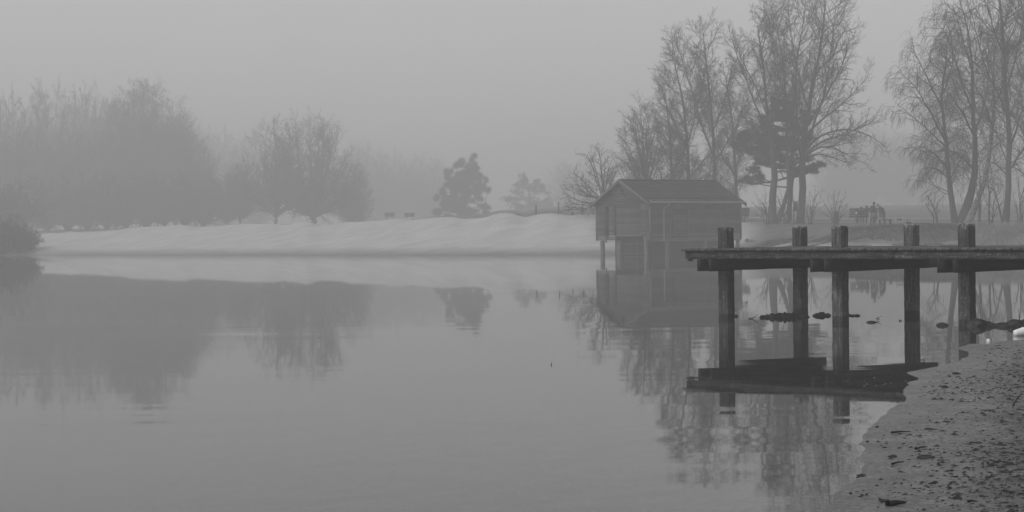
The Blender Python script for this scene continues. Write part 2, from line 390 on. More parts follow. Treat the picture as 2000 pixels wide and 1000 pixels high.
cb = N(nt, 'ShaderNodeCombineXYZ'); nt.links.new(sx, cb.inputs[0]); nt.links.new(sy, cb.inputs[1]); cb.inputs[2].default_value = 1
nrm = N(nt, 'ShaderNodeVectorMath', operation='NORMALIZE'); nt.links.new(cb.outputs[0], nrm.inputs[0])
gl = N(nt, 'ShaderNodeBsdfGlossy'); gl.inputs['Color'].default_value = (1, 1, 1, 1); gl.inputs['Roughness'].default_value = .022
nt.links.new(nrm.outputs[0], gl.inputs['Normal'])
fr = N(nt, 'ShaderNodeFresnel'); fr.inputs['IOR'].default_value = 1.333
df = N(nt, 'ShaderNodeBsdfDiffuse'); df.inputs['Color'].default_value = (.045, .045, .045, 1)
tr = N(nt, 'ShaderNodeBsdfTransparent'); tr.inputs['Color'].default_value = (.9, .9, .9, 1)
da = N(nt, 'ShaderNodeAttribute', attribute_name='depth')
op = math_(nt, 'SUBTRACT', 1.0, math_(nt, 'POWER', 2.718, math_(nt, 'MULTIPLY', da.outputs['Fac'], -6.0)), clamp=True)
body = N(nt, 'ShaderNodeMixShader'); nt.links.new(op, body.inputs[0]); nt.links.new(tr.outputs[0], body.inputs[1]); nt.links.new(df.outputs[0], body.inputs[2])
top = N(nt, 'ShaderNodeMixShader'); nt.links.new(fr.outputs[0], top.inputs[0]); nt.links.new(body.outputs[0], top.inputs[1]); nt.links.new(gl.outputs[0], top.inputs[2])
nt.links.new(top.outputs[0], out.inputs[0])
tag(obj('lake_water', me, wm), kind='structure')

# ------------------------------------------------------------------ boathouse
Lb, Wb, ZF, ZE, ZR = 8.6, 6.2, 1.10, 3.93, 5.42
bh = empty('boathouse', (9.85, 127.3, 0), math.radians(35))
tag(bh, 'grey weatherboard boathouse with dark pitched roof standing on piles over the water', 'boathouse')
bd = .145
def board_x(name, x0, x1, z0, z1, m=None):      # clapboard on the long side (faces -y)
    V = boxV(x0, x1, -.05, .02, z0, z1); V[[4, 5], 1] = -.005; return obj(name, mesh(name, V, BF), m or M['clad'], bh)
def board_y(name, y0, y1, z0, z1, m=None, x=0):
    V = boxV(x - .05, x + .02, y0, y1, z0, z1); V[[4, 7], 0] = x - .005; return obj(name, mesh(name, V, BF), m or M['clad'], bh)
n = int(round((ZE - ZF) / bd))
door = (1.07, 5.19, 1.42, 3.58)
for i in range(n):
    z0 = ZF + i * bd; z1 = z0 + bd - .014
    board_x('wall_board', .05, Lb - .05, z0, z1)
    if z1 < door[2] + .02:
        board_y('wall_board', .05, .78, z0, z1); board_y('wall_board', 4.05, Wb - .05, z0, z1)
    elif z0 < door[3]:
        board_y('wall_board', .05, door[0], z0, z1); board_y('wall_board', door[1], Wb - .05, z0, z1)
    else: board_y('wall_board', .05, Wb - .05, z0, z1)
i = 0
while ZE + i * bd < ZR - .15:
    z0 = ZE + i * bd; z1 = z0 + bd - .014; h = (Wb / 2 + .25) * (1 - (z1 - ZE + .12) / (ZR - ZE + .12)); i += 1
    if h > .1: board_y('wall_board', Wb / 2 - h, Wb / 2 + h, z0, z1)
box('wall_core', (.03, Lb, .03, Wb, ZF + .35, ZE), M['darkin'], bh)
V = np.array([(.03, .05, ZE), (.03, Wb - .05, ZE), (.03, Wb / 2, ZR - .12), (Lb, .05, ZE), (Lb, Wb - .05, ZE), (Lb, Wb / 2, ZR - .12)])
obj('gable_core', mesh('gable_core', V, [np.array([(0, 2, 1), (3, 4, 5)]), np.array([(0, 1, 4, 3), (0, 3, 5, 2), (1, 2, 5, 4)])]), M['darkin'], bh)
# door leaf, boarded and set back, with a dark frame
dr = box('door', (.05, .09, door[0], door[1], door[2], door[3]), M['darkin'], bh)
for k in range(15):
    z0 = door[2] + .01 + k * bd; z1 = min(z0 + bd - .005, door[3])
    for y0, y1 in ((1.10, 3.92), (4.12, 4.8)):
        V = boxV(.0, .06, y0, y1, z0, z1); V[[4, 7], 0] = .03; obj('door_board', mesh('door_board', V, BF), M['clad'], dr)
box('frame', (-.02, .06, 3.93, 4.10, door[2], door[3]), M['darkin'], dr); box('frame', (-.02, .06, 4.83, 5.17, door[2] - .3, door[3]), M['darkin'], dr)
box('frame', (-.05, .03, door[0] - .02, door[1], door[3], door[3] + .07), M['trim'], dr)
for (x0, x1, y0, y1) in ((-.06, .06, -.06, .06), (-.06, .06, Wb - .06, Wb + .06), (Lb - .06, Lb + .06, -.06, .06)):
    box('corner_board', (x0, x1, y0, y1, ZF - .02, ZE), M['trim'], bh)
box('sill_beam', (0, Lb, -.03, .08, ZF - .12, ZF - .01), M['clad'], bh)
# shutters and battens on the long side
pan = box('shutter', (2.0, 3.45, -.062, -.037, 1.3, 3.7), M['darkin'], bh)
for k in range(12): box('shutter_slat', (2.06, 3.39, -.085, -.064, 1.34 + k * .195, 1.34 + k * .195 + .17), M['clad'], pan)
for px_ in (1308, 1343, 1379, 1411):
    xx = (px_ - 1271) / 177 * Lb; box('batten', (xx - .03, xx + .03, -.075, -.040, ZF, ZE - .1), M['trim'], bh)
# roof: two slopes laid in courses
def slope(side):
    s = 1 if side else -1
    rf = empty('roof', (0, 0, 0), 0, bh); hw = Wb / 2 + .32; ang = (ZR + .02 - ZE + .12) / (Wb / 2)
    nC = 12
    for k in range(nC):
        f0, f1 = k / nC, (k + 1) / nC + .012
        ya, yb = Wb / 2 + s * hw * (1 - f0), Wb / 2 + s * hw * (1 - min(f1, 1.0)); za, zb = ZR - ang * hw * (1 - f0), ZR - ang * hw * (1 - min(f1, 1.0))
        V = np.array([(-.35, ya, za + .045), (Lb + .3, ya, za + .045), (Lb + .3, yb, zb + .015), (-.35, yb, zb + .015),
                      (-.35, ya, za + .085), (Lb + .3, ya, za + .085), (Lb + .3, yb, zb + .05), (-.35, yb, zb + .05)])
        obj('roof_course', mesh('roof_course', V, BF), M['roof'], rf)
    for xx in (-.39, Lb + .30):
        V = np.array([(xx, Wb / 2 + s * hw, ZR - ang * hw - .16), (xx + .04, Wb / 2 + s * hw, ZR - ang * hw - .16), (xx + .04, Wb / 2, ZR - .14), (xx, Wb / 2, ZR - .14),
                      (xx, Wb / 2 + s * hw, ZR - ang * hw + .1), (xx + .04, Wb / 2 + s * hw, ZR - ang * hw + .1), (xx + .04, Wb / 2, ZR + .09), (xx, Wb / 2, ZR + .09)])
        obj('barge_board', mesh('barge_board', V, BF), M['trim'], rf)
slope(0); slope(1)
box('ridge_cap', (-.36, Lb + .32, Wb / 2 - .12, Wb / 2 + .12, ZR + .03, ZR + .10), M['roof'], bh)
V, Fc = curve_tube([(-.3, -.36, 3.76), (Lb + .2, -.36, 3.76)], .07, 8); obj('gutter', mesh('gutter', V, Fc), M['pipe'], bh)
V, Fc = curve_tube([(1.42, -.36, 3.72), (1.42, -.34, 3.55), (1.2, -.10, 3.35), (1.17, -.09, 3.1), (1.17, -.09, 1.0)], .06, 8); obj('downpipe', mesh('downpipe', V, Fc), M['pipe'], bh)
# round vent
th = np.linspace(0, 2 * np.pi, 21); ring = np.stack([np.full(21, -.05), Wb / 2 + .3 * np.cos(th), 4.62 + .36 * np.sin(th)], 1)
V, Fc = curve_tube(ring, .045, 6); vent = obj('vent', mesh('vent', V, Fc), M['trim'], bh)
for k in range(6):
    z = 4.36 + k * .105; h = .28 * math.sqrt(max(.02, 1 - ((z - 4.6) / .35) ** 2)); box('louvre', (-.06, -.03, Wb / 2 - h, Wb / 2 + h, z, z + .07), M['darkin'], vent)
# piles and the space below
def pile(name, x, y, r=.16, m='concrete'):
    V, Fc = curve_tube([(x, y, -1.2), (x, y, ZF - .02)], [r, r], 8); obj(name, mesh(name, V, Fc), M[m], bh)
pile('pile', .1, 5.66, .17); pile('pile', .1, .62, .15); pile('pile', 1.6, .12, .15); pile('pile', 5.2, .12, .15); pile('pile', 8.4, .12, .15)
pile('pile', 4.2, 6.0, .16); pile('pile', 8.4, 6.0, .16)
box('pile', (.3, .6, 3.9, 4.3, -1.0, ZF), M['clad'], bh)
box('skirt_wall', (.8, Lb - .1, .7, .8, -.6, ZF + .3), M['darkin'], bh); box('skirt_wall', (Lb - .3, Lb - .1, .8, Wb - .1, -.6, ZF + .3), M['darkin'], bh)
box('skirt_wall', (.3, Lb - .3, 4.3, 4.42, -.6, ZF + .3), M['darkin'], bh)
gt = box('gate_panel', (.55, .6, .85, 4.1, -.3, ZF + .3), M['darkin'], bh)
for b_ in ((.50, .548, .85, 3.88, .80, .84), (.50, .548, .85, 3.88, .10, .14), (.50, .548, .85, 3.88, 1.36, 1.40)): box('gate_bar', b_, M['trim'], gt)
for yy in (.85, 2.1, 3.86): box('gate_bar', (.48, .499, yy, yy + .05, .0, 1.42), M['trim'], gt)
V, Fc = curve_tube([(-.1, 4.98, 1.15), (-.1, 4.98, .92)], .05, 8); obj('bracket', mesh('bracket', V, Fc), M['iron'], bh)

# ------------------------------------------------------------------ jetty
jt = empty('jetty', (3.966, 33.2, 0), math.radians(-43))
tag(jt, 'weathered dark timber jetty with square piles rising above its deck', 'jetty')
rng = np.random.default_rng(11); SP = 2.465
def rough_box(name, b, m, parent, nx=1, ny=1, nz=1, j=.006, chamfer=0.0, seed=0):
    """box cut into a grid and made uneven, so old timber is not ruler-straight"""
    r = np.random.default_rng(seed); x0, x1, y0, y1, z0, z1 = b
    xs, ys, zs = np.linspace(x0, x1, nx + 1), np.linspace(y0, y1, ny + 1), np.linspace(z0, z1, nz + 1)
    if chamfer and nz > 1: zs = np.concatenate([np.linspace(z0, z1 - chamfer, nz), [z1]])
    if chamfer and nx > 2:
        xs = np.concatenate([[x0, x0 + chamfer], np.linspace(x0 + chamfer, x1 - chamfer, nx - 1)[1:], [x1]]); ys = np.concatenate([[y0, y0 + chamfer], np.linspace(y0 + chamfer, y1 - chamfer, ny - 1)[1:], [y1]])
    P, q = {}, []
    def vid(i, j_, k):
        key = (i, j_, k)
        if key not in P: P[key] = len(P)
        return P[key]
    for i in range(nx):
        for j_ in range(ny):
            q.append((vid(i, j_, 0), vid(i, j_ + 1, 0), vid(i + 1, j_ + 1, 0), vid(i + 1, j_, 0)))
            q.append((vid(i, j_, nz), vid(i + 1, j_, nz), vid(i + 1, j_ + 1, nz), vid(i, j_ + 1, nz)))
    for i in range(nx):
        for k in range(nz):
            q.append((vid(i, 0, k), vid(i + 1, 0, k), vid(i + 1, 0, k + 1), vid(i, 0, k + 1)))
            q.append((vid(i, ny, k), vid(i, ny, k + 1), vid(i + 1, ny, k + 1), vid(i + 1, ny, k)))
    for j_ in range(ny):
        for k in range(nz):
            q.append((vid(0, j_, k), vid(0, j_, k + 1), vid(0, j_ + 1, k + 1), vid(0, j_ + 1, k)))
            q.append((vid(nx, j_, k), vid(nx, j_ + 1, k), vid(nx, j_ + 1, k + 1), vid(nx, j_, k + 1)))
    V = np.array([(xs[i], ys[j_], zs[k]) for (i, j_, k) in P])
    if chamfer:
        top = np.isclose(V[:, 2], z1); cx, cy = (x0 + x1) / 2, (y0 + y1) / 2
        ex = np.isclose(np.abs(V[:, 0] - cx), (x1 - x0) / 2); ey = np.isclose(np.abs(V[:, 1] - cy), (y1 - y0) / 2)
        V[top & (ex | ey), 2] -= chamfer * .7
        V[top & ex, 0] = cx + (V[top & ex, 0] - cx) * .97; V[top & ey, 1] = cy + (V[top & ey, 1] - cy) * .97
    V += r.normal(0, j, V.shape)
    return obj(name, mesh(name, V, np.array(q)), m, parent)
pw = .105
sd = 100
for i in range(-0, 5):
    for y in (0, 2.43):
        sd += 1; x = i * SP
        t = 1.70 + rng.uniform(-.008, .008)
        rough_box('pile', (x - pw, x + pw, y - pw, y + pw, -.9 if i < 3 else -.2, t), M['pile'], jt, 4, 4, 26, .0022, .022, sd)
    for s in (-1, 1):
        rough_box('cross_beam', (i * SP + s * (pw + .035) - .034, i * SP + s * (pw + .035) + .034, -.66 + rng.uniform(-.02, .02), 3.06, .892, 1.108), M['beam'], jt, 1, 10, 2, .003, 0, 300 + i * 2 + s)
XE = 10.6
for k, (x0, x1) in enumerate(((-.50, 3.9), (3.905, XE))):
    rough_box('fascia_beam', (x0, x1, -.58, -.51, 1.112, 1.252), M['fascia'], jt, int((x1 - x0) / .12), 1, 4, .004, 0, 400 + k)
for y in (.35, 1.2, 2.05, 2.90):
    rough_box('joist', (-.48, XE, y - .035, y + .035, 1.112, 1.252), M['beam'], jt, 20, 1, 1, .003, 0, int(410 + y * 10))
x = -.56; k = 0
while x < XE:
    w = rng.uniform(.135, .15); y0, y1 = -.625 + rng.normal(0, .008), 3.0 + rng.normal(0, .012); z0 = 1.256 + rng.uniform(0, .005)
    near_pile = [(i * SP) for i in range(5) if abs(x + w / 2 - i * SP) < pw + w / 2 + .01]
    zt = 1.300 + rng.normal(0, .0035)
    if near_pile:                                            # planks are cut round the piles
        for a, b_ in ((y0, -pw - .012), (pw + .012, 2.43 - pw - .012), (2.43 + pw + .012, y1)):
            rough_box('plank', (x, x + w, a, b_, z0, zt), M['plank'], jt, 2, max(1, int((b_ - a) / .5)), 1, .003, 0, 500 + k); k += 1
    else:
        rough_box('plank', (x, x + w, y0, y1, z0, zt), M['plank'], jt, 3, 6, 1, .0035, 0, 500 + k); k += 1
    x += w + rng.uniform(.006, .012)
V, Fc = curve_tube([(-.42, -.54, 1.115), (-.42, -.54, 1.07)], [.05, .055], 8, 4); obj('bolt', mesh('bolt', V, Fc), M['iron'], jt)

# ------------------------------------------------------------------ trees
def children(rng, P, R, dens, nmin, t0, t1, ang, lenf, lmin, lmax, K, trop, wig, r0, r1, taper=.6, keep=None):
    L = np.linalg.norm(np.diff(P, axis=1), axis=2).sum(1)
    n = np.maximum(nmin, (L * dens).astype(int)); idx = np.repeat(np.arange(len(P)), n)
    first = np.concatenate([[0], np.cumsum(n)[:-1]]); j = np.arange(len(idx)) - first[idx]
    t = t0 + (t1 - t0) * (j + rng.random(len(idx))) / n[idx]
    f = t * (P.shape[1] - 1); i0 = np.minimum(f.astype(int), P.shape[1] - 2); fr_ = (f - i0)[:, None]
    A, B = P[idx, i0], P[idx, i0 + 1]; pos_ = A + (B - A) * fr_
    tan = B - A; tan /= np.linalg.norm(tan, axis=1, keepdims=True) + 1e-9
    rp = R[idx, i0]
    rv = rng.normal(size=tan.shape); pr = np.cross(tan, rv); pr /= np.linalg.norm(pr, axis=1, keepdims=True) + 1e-9
    a = np.radians(rng.normal(ang, ang * .22, len(idx)))[:, None]
    d = np.cos(a) * tan + np.sin(a) * pr
    ln = np.clip(lenf * L[idx] * (1 - taper * t) * rng.uniform(.6, 1.25, len(idx)), lmin, lmax)
    out_ = [pos_]
    for q in range(K - 1):
        d = d + np.array((0, 0, trop)) + rng.normal(0, wig, d.shape); d /= np.linalg.norm(d, axis=1, keepdims=True)
        out_.append(out_[-1] + d * (ln / (K - 1))[:, None])
    rs = np.minimum(rp * .75, r0)
    return np.stack(out_, 1), rs[:, None] + (r1 - rs)[:, None] * np.linspace(0, 1, K)[None]
def stack(limbs, K=14):
    Ps, Rs = [], []
    for l in limbs:
        a, b_ = resample(l[0], l[1], K); Ps.append(a); Rs.append(b_)
    return np.array(Ps), np.array(Rs)
def wobble(rng, P, R, k=.6):
    n_ = rng.normal(0, 1, P.shape); n_[:, 1:-1] = (n_[:, :-2] + n_[:, 1:-1] + n_[:, 2:]) / 3; n_[:, 0] = 0
    return P + n_ * (R[:, :, None] * k + .02)
def tree(name, label, loc, limbs, levels, seed, bark='bark', cat='tree', group=None, wood=1, tsides=8, barks=None):
    """limbs in coordinates local to loc; levels: list of dicts for children(); first `wood` of them join the trunk part"""
    rng = np.random.default_rng(seed)
    P, R = stack(limbs); P = wobble(rng, P, R)
    e = empty(name, loc); tag(e, label, cat, group)
    if barks:
        for i, bk in enumerate(barks):
            V, Fc = tubes(P[i:i + 1], R[i:i + 1], tsides); obj('trunk', mesh('trunk', V, Fc, True), M[bk], e)
        tr_ = []
    else: tr_ = [tubes(P, R, tsides)]
    cr = []
    for i, lv in enumerate(levels):
        P, R = children(rng, P, R, **lv)
        s = 5 if i == 0 else 3
        (tr_ if i < wood and not barks else cr).append(tubes(P, R, s))
    if tr_:
        V, Fc = join(tr_); obj('trunk', mesh('trunk', V, Fc, True), M[bark], e)
    if cr:
        V, Fc = join(cr); obj('crown', mesh('crown', V, Fc), M['twig'], e)
    return e
def px_limbs(base, d, specs):
    """specs: list of [(px,py,depth offset,radius in px)...]; returned local to the base point"""
    b = W(*base, d); b[2] = gz1(b[0], b[1]) - .15; outl = []
    for s in specs:
        k_ = 1.0 if not outl else .8; outl.append(([W(p[0], p[1], d + p[2]) - b for p in s], [p[3] / F * d * k_ for p in s]))
    outl[0][0][0][2] = min(0, outl[0][0][0][2])
    return tuple(b), outl
def copy_tree(e, loc, rz, s, label, group=None, name=None):
    c = e.copy(); COL.objects.link(c); c.location = loc; c.rotation_euler = (0, 0, rz); c.scale = s if hasattr(s, '__len__') else (s, s, s)
    c['label'] = label
    if group: c['group'] = group
    elif 'group' in c: del c['group']
    for ch in list(e.children):
        k_ = ch.copy(); COL.objects.link(k_); k_.parent = c
    return c
LV = lambda **k: k
broad = [LV(dens=2.0, nmin=4, t0=.22, t1=1, ang=40, lenf=.40, lmin=.9, lmax=4.0, K=7, trop=.05, wig=.17, r0=.040, r1=.012),
         LV(dens=3.2, nmin=3, t0=.12, t1=1, ang=40, lenf=.5, lmin=.5, lmax=1.9, K=5, trop=.05, wig=.17, r0=.013, r1=.009),
         LV(dens=5.6, nmin=4, t0=.15, t1=1, ang=38, lenf=.6, lmin=.35, lmax=1.0, K=3, trop=.06, wig=.16, r0=.012, r1=.008)]
# big spreading tree right of the pair, d = 150
d = 150
b, L = px_limbs((1562, 436), d, [
    [(1562, 440, 0, 10), (1563, 410, 0, 7.5), (1565, 360, 0, 7), (1567, 320, 0, 6.5), (1572, 285, 0, 5.5), (1577, 240, 0, 4.5), (1583, 190, .3, 3.5), (1594, 120, .5, 2.4), (1608, 60, .5, 1.5), (1612, -30, .5, .5)],
    [(1567, 320, 0, 4), (1556, 260, -.4, 3), (1552, 190, -.8, 2.4), (1556, 110, -1, 1.6), (1570, 40, -1, 1), (1575, -25, -1, .4)],
    [(1572, 290, 0, 4), (1600, 220, .6, 2.8), (1618, 150, 1, 2), (1625, 80, 1, 1.2), (1632, 10, 1, .4)],
    [(1577, 245, 0, 3), (1610, 190, -1, 2), (1645, 130, -2, 1.3), (1660, 60, -2, .5)],
    [(1575, 262, 0, 3), (1620, 222, 1, 2), (1660, 190, 2, 1.2), (1695, 150, 3, .5)],
    [(1575, 290, 0, 3.4), (1605, 262, -1, 2.5), (1650, 252, -2, 1.8), (1695, 262, -3, 1.1), (1728, 285, -3, .5)],
    [(1573, 300, 0, 3), (1610, 272, 1, 2.2), (1655, 262, 2, 1.5), (1690, 240, 3, .9), (1715, 225, 3, .4)],
    [(1572, 305, 0, 3), (1600, 285, 1.5, 2), (1635, 290, 2.5, 1.4), (1670, 312, 3.5, .8), (1700, 325, 4, .4)],
    [(1571, 312, 0, 2.4), (1595, 300, -1.5, 1.7), (1630, 310, -2.5, 1.1), (1660, 320, -3, .5)],
    [(1572, 270, 0, 3), (1540, 215, 1, 2.2), (1520, 150, 2, 1.4), (1505, 80, 2, .7), (1500, 30, 2, .3)],
    [(1580, 215, 0, 2.6), (1560, 150, 2, 1.8), (1545, 80, 3, 1), (1538, 10, 3, .4)],
    [(1590, 150, .4, 2), (1625, 110, 2, 1.3), (1655, 90, 3, .5)]])
tree('bare_tree', 'tallest bare tree behind the jetty, wide crown of ascending branches reaching right', b, L, broad, 21)
# the two-stemmed birch left of it
birchy = [LV(dens=2.4, nmin=5, t0=.25, t1=1, ang=38, lenf=.36, lmin=.9, lmax=3.4, K=7, trop=.06, wig=.16, r0=.030, r1=.011),
          LV(dens=4.2, nmin=4, t0=.12, t1=1, ang=38, lenf=.5, lmin=.5, lmax=1.7, K=4, trop=.02, wig=.18, r0=.012, r1=.007),
          LV(dens=8.0, nmin=5, t0=.12, t1=1, ang=36, lenf=.55, lmin=.3, lmax=1.0, K=3, trop=-.02, wig=.18, r0=.011, r1=.008)]
b, L = px_limbs((1517, 434), 148, [
    [(1512, 440, 0, 11), (1511, 405, 0, 7.5), (1509, 365, 0, 6.8), (1511, 330, 0, 6), (1508, 280, 0, 4.5), (1500, 220, 0, 3.4), (1490, 150, 0, 2.2), (1482, 80, 0, 1.2), (1478, 45, 0, .4)],
    [(1519, 432, 0, 8), (1531, 405, 0, 5.4), (1538, 370, 0, 5), (1541, 330, 0, 4.5), (1540, 270, 0, 3.4), (1535, 200, .5, 2.6), (1528, 120, 1, 1.6), (1520, 60, 1, .9), (1512, 25, 1, .4)],
    [(1506, 270, 0, 2.6), (1480, 215, -1, 1.8), (1452, 150, -1.5, 1.1), (1430, 80, -2, .4)],
    [(1500, 225, 0, 2.2), (1470, 160, 1, 1.4), (1445, 110, 2, .8), (1425, 70, 2, .4)],
    [(1508, 290, 0, 2.4), (1475, 250, 2, 1.6), (1440, 215, 3, .9), (1415, 190, 3, .4)],
    [(1540, 262, 0, 2), (1560, 200, -2, 1.3), (1572, 130, -2, .6)]])
tree('birch_tree', 'two-stemmed bare birch rising through the dark pine, stems joined at the ground', b, L, birchy, 22)

# pines: limbs plus needle tufts
def needles(rng, C, l, nb, w, up=.25):
    n_ = len(C); D = rng.normal(size=(n_, nb, 3)); D[..., 2] += up; D /= np.linalg.norm(D, axis=2, keepdims=True)
    s = np.cross(D, rng.normal(size=D.shape)); s /= np.linalg.norm(s, axis=2, keepdims=True)
    ln = l * rng.uniform(.6, 1.2, (n_, nb, 1)); A = np.broadcast_to(C[:, None, :], D.shape)
    V = np.stack([A + s * w, A - s * w, A + D * ln], 2).reshape(-1, 3)
    return V, np.arange(len(V)).reshape(-1, 3)
def pine(name, label, base, d, trunks, blobs, seed, per=1.0, l=.34, dep=1.0, nb=26):
    rng = np.random.default_rng(seed)
    b, L = px_limbs(base, d, trunks)
    e = empty(name, b); tag(e, label, 'pine tree')
    P, R = stack(L); P = wobble(rng, P, R, .5)
    prt = [tubes(P, R, 7)]; C = []; br = []; spine = P.reshape(-1, 3)
    for (px, py, rx, ry) in blobs:
        c = W(px, py, d + rng.uniform(-1, 1) * dep) - np.array(b); ax, az = rx / F * d, ry / F * d; ay = ax * .8
        m_ = int(per * (8 + 26 * ax * az)); q = rng.normal(size=(m_, 3)); q /= np.linalg.norm(q, axis=1, keepdims=True); q *= rng.uniform(.25, 1, (m_, 1)) ** .6
        pts = c + q * np.array((ax, ay, az)); C.append(pts)
        tr0 = P[0] if py < 325 else spine
        lower = tr0[tr0[:, 2] < c[2] - .1]
        s = lower[np.argmin(np.linalg.norm(lower - c, axis=1))] if len(lower) else spine[0]
        mid = (s + c) / 2 + np.array((0, 0, -.15)) + rng.normal(0, .12, 3)
        br.append(resample([s, mid, c], [.07, .05, .025], 7))
        for p_ in pts[:: 3]: br.append(resample([c, (c + p_) / 2 + rng.normal(0, .05, 3), p_], [.025, .018, .008], 7))
    prt.append(tubes(np.array([x_[0] for x_ in br]), np.array([x_[1] for x_ in br]), 4))
    V, Fc = join(prt); obj('trunk', mesh('trunk', V, Fc, True), M['bark'], e)
    V, Fc = needles(rng, np.concatenate(C), l, nb, .016); obj('crown', mesh('crown', V, Fc), M['needle'], e)
    return e
rb = np.random.default_rng(31); blobs = []
for (px, py, rx, ry) in ((1440, 278, 14, 8), (1452, 292, 18, 9), (1470, 272, 22, 10), (1485, 300, 24, 12), (1505, 250, 26, 14), (1530, 230, 24, 16), (1550, 250, 22, 14), (1500, 282, 26, 12), (1530, 285, 28, 14),
                         (1560, 290, 24, 14), (1515, 312, 30, 12), (1480, 320, 18, 8), (1475, 345, 14, 6), (1458, 352, 12, 5), (1545, 312, 22, 10), (1578, 320, 18, 9), (1595, 328, 12, 6), (1560, 335, 10, 5),
                         (1540, 205, 16, 12), (1515, 215, 14, 12), (1570, 265, 16, 12), (1490, 240, 12, 8), (1455, 265, 10, 5), (1575, 225, 12, 9)):
    for _ in range(9): blobs.append((px + rb.normal(0, rx * .7), py + rb.normal(0, ry * 1.0), rx * .45, ry * .34))
pine('pine_tree', 'dark needled pine with ragged crown tangled among the birch stems behind the jetty', (1536, 432), 151,
     [[(1536, 436, 0, 6), (1540, 400, 0, 5), (1545, 350, 0, 4.6), (1548, 300, 0, 4), (1546, 250, 0, 3), (1540, 200, 0, 1.2)],
      [(1545, 345, 0, 3), (1520, 352, -1, 2.4), (1500, 358, -1.2, 2), (1475, 352, -1.5, 1.4), (1455, 350, -1.5, .8)],
      [(1548, 330, 0, 2.6), (1575, 325, 1, 1.6), (1595, 328, 1, .8)]], blobs, 32, per=1.3, l=.34, nb=18, dep=1.6)
# far pine
blobs = []
for (px, py, rx, ry) in ((918, 320, 14, 8), (898, 330, 16, 9), (925, 335, 16, 9), (878, 338, 9, 8), (905, 350, 24, 12), (942, 347, 11, 10), (935, 362, 14, 7), (885, 358, 14, 8), (900, 372, 26, 12), (870, 380, 14, 12), (885, 395, 24, 14),
                         (925, 385, 10, 7), (900, 360, 14, 16), (905, 392, 18, 16), (918, 345, 14, 14), (885, 405, 20, 12), (905, 405, 22, 12), (875, 408, 16, 8), (915, 365, 16, 10), (893, 345, 18, 10)):
    for _ in range(6): blobs.append((px + rb.normal(0, rx * .5), py + rb.normal(0, ry * .9), rx * .45, ry * .6))
for _ in range(5): blobs.append((943 + rb.normal(0, 6), 405 + rb.normal(0, 4), 6, 3))
pine('pine_tree', 'lone dark pine with lumpy crown on the bank, halfway between the oaks and the boathouse', (900, 416), 330,
     [[(900, 418, 0, 5), (903, 380, 0, 4), (908, 340, 0, 2.5), (912, 320, 0, 1)], [(903, 390, 0, 2), (925, 396, 0, 1.4), (945, 404, 0, .7)]], blobs, 33, per=1.7, l=.75, nb=26)
blobs = []
for (px, py, rx, ry) in ((1025, 345, 8, 6), (1020, 358, 16, 8), (1050, 358, 10, 7), (1030, 372, 24, 10), (1060, 372, 14, 7), (1025, 388, 28, 10), (1058, 388, 20, 8), (1010, 402, 18, 8), (1040, 404, 30, 9), (1066, 402, 12, 7)):
    for _ in range(6): blobs.append((px + rb.normal(0, rx * .5), py + rb.normal(0, ry * .8), rx * .5, ry * .7))
pine('pine_tree', 'pale low spreading conifer fading into fog between the lone pine and the boathouse', (1038, 412), 410,
     [[(1036, 412, 0, 3), (1034, 380, 0, 2), (1028, 345, 0, .8)]], blobs, 34, per=.9, l=.55, nb=24)

# birches and small trees behind the boathouse
fine = [dict(l_) for l_ in birchy]
fine[0].update(t0=.1, dens=2.8, lmax=3.2); fine[1].update(dens=4.6)
b, L = px_limbs((1398, 420), 160, [
    [(1398, 425, 0, 5), (1396, 360, 0, 4), (1392, 300, 0, 3.2), (1390, 240, 0, 2.6), (1385, 170, 0, 1.8), (1378, 110, 0, 1), (1374, 66, 0, .4)],
    [(1393, 305, 0, 2.6), (1372, 250, 1, 2), (1352, 180, 1.5, 1.4), (1332, 120, 2, .9), (1320, 78, 2, .4)],
    [(1391, 260, 0, 2), (1415, 200, -1, 1.4), (1425, 150, -1.5, .9), (1432, 115, -1.5, .4)],
    [(1394, 320, 0, 2.2), (1425, 270, 1, 1.5), (1445, 230, 2, .9), (1462, 190, 2, .4)],
    [(1386, 190, 0, 1.5), (1362, 140, -1, 1), (1350, 95, -1, .4)]])
tree('birch_tree', 'tall fine-twigged birch behind the right half of the boathouse roof', b, L, fine, 41)
b, L = px_limbs((1345, 420), 158, [
    [(1345, 425, 0, 5), (1346, 360, 0, 4), (1344, 300, 0, 3), (1340, 240, 0, 2.4), (1330, 180, 0, 1.6), (1318, 135, 0, .9), (1312, 100, 0, .4)],
    [(1344, 300, 0, 2.4), (1322, 250, 1, 1.7), (1302, 205, 1.5, 1.1), (1285, 170, 2, .4)],
    [(1345, 330, 0, 2.2), (1318, 295, -1, 1.6), (1290, 260, -2, 1), (1275, 225, -2, .4)],
    [(1343, 280, 0, 2), (1360, 220, 1, 1.4), (1372, 160, 2, .8), (1380, 120, 2, .3)],
    [(1345, 350, 0, 2), (1375, 310, 0, 1.3), (1400, 290, 0, .5)]])
tree('birch_tree', 'fine-twigged birch behind the ridge of the boathouse, left of the taller one', b, L, fine, 42)
low = [LV(dens=2.2, nmin=4, t0=.1, t1=1, ang=40, lenf=.45, lmin=.8, lmax=2.6, K=6, trop=.03, wig=.16, r0=.028, r1=.011),
       LV(dens=4.0, nmin=4, t0=.12, t1=1, ang=40, lenf=.5, lmin=.4, lmax=1.3, K=4, trop=.03, wig=.18, r0=.012, r1=.007),
       LV(dens=5.5, nmin=3, t0=.12, t1=1, ang=38, lenf=.5, lmin=.25, lmax=.6, K=3, trop=.03, wig=.18, r0=.008, r1=.006)]
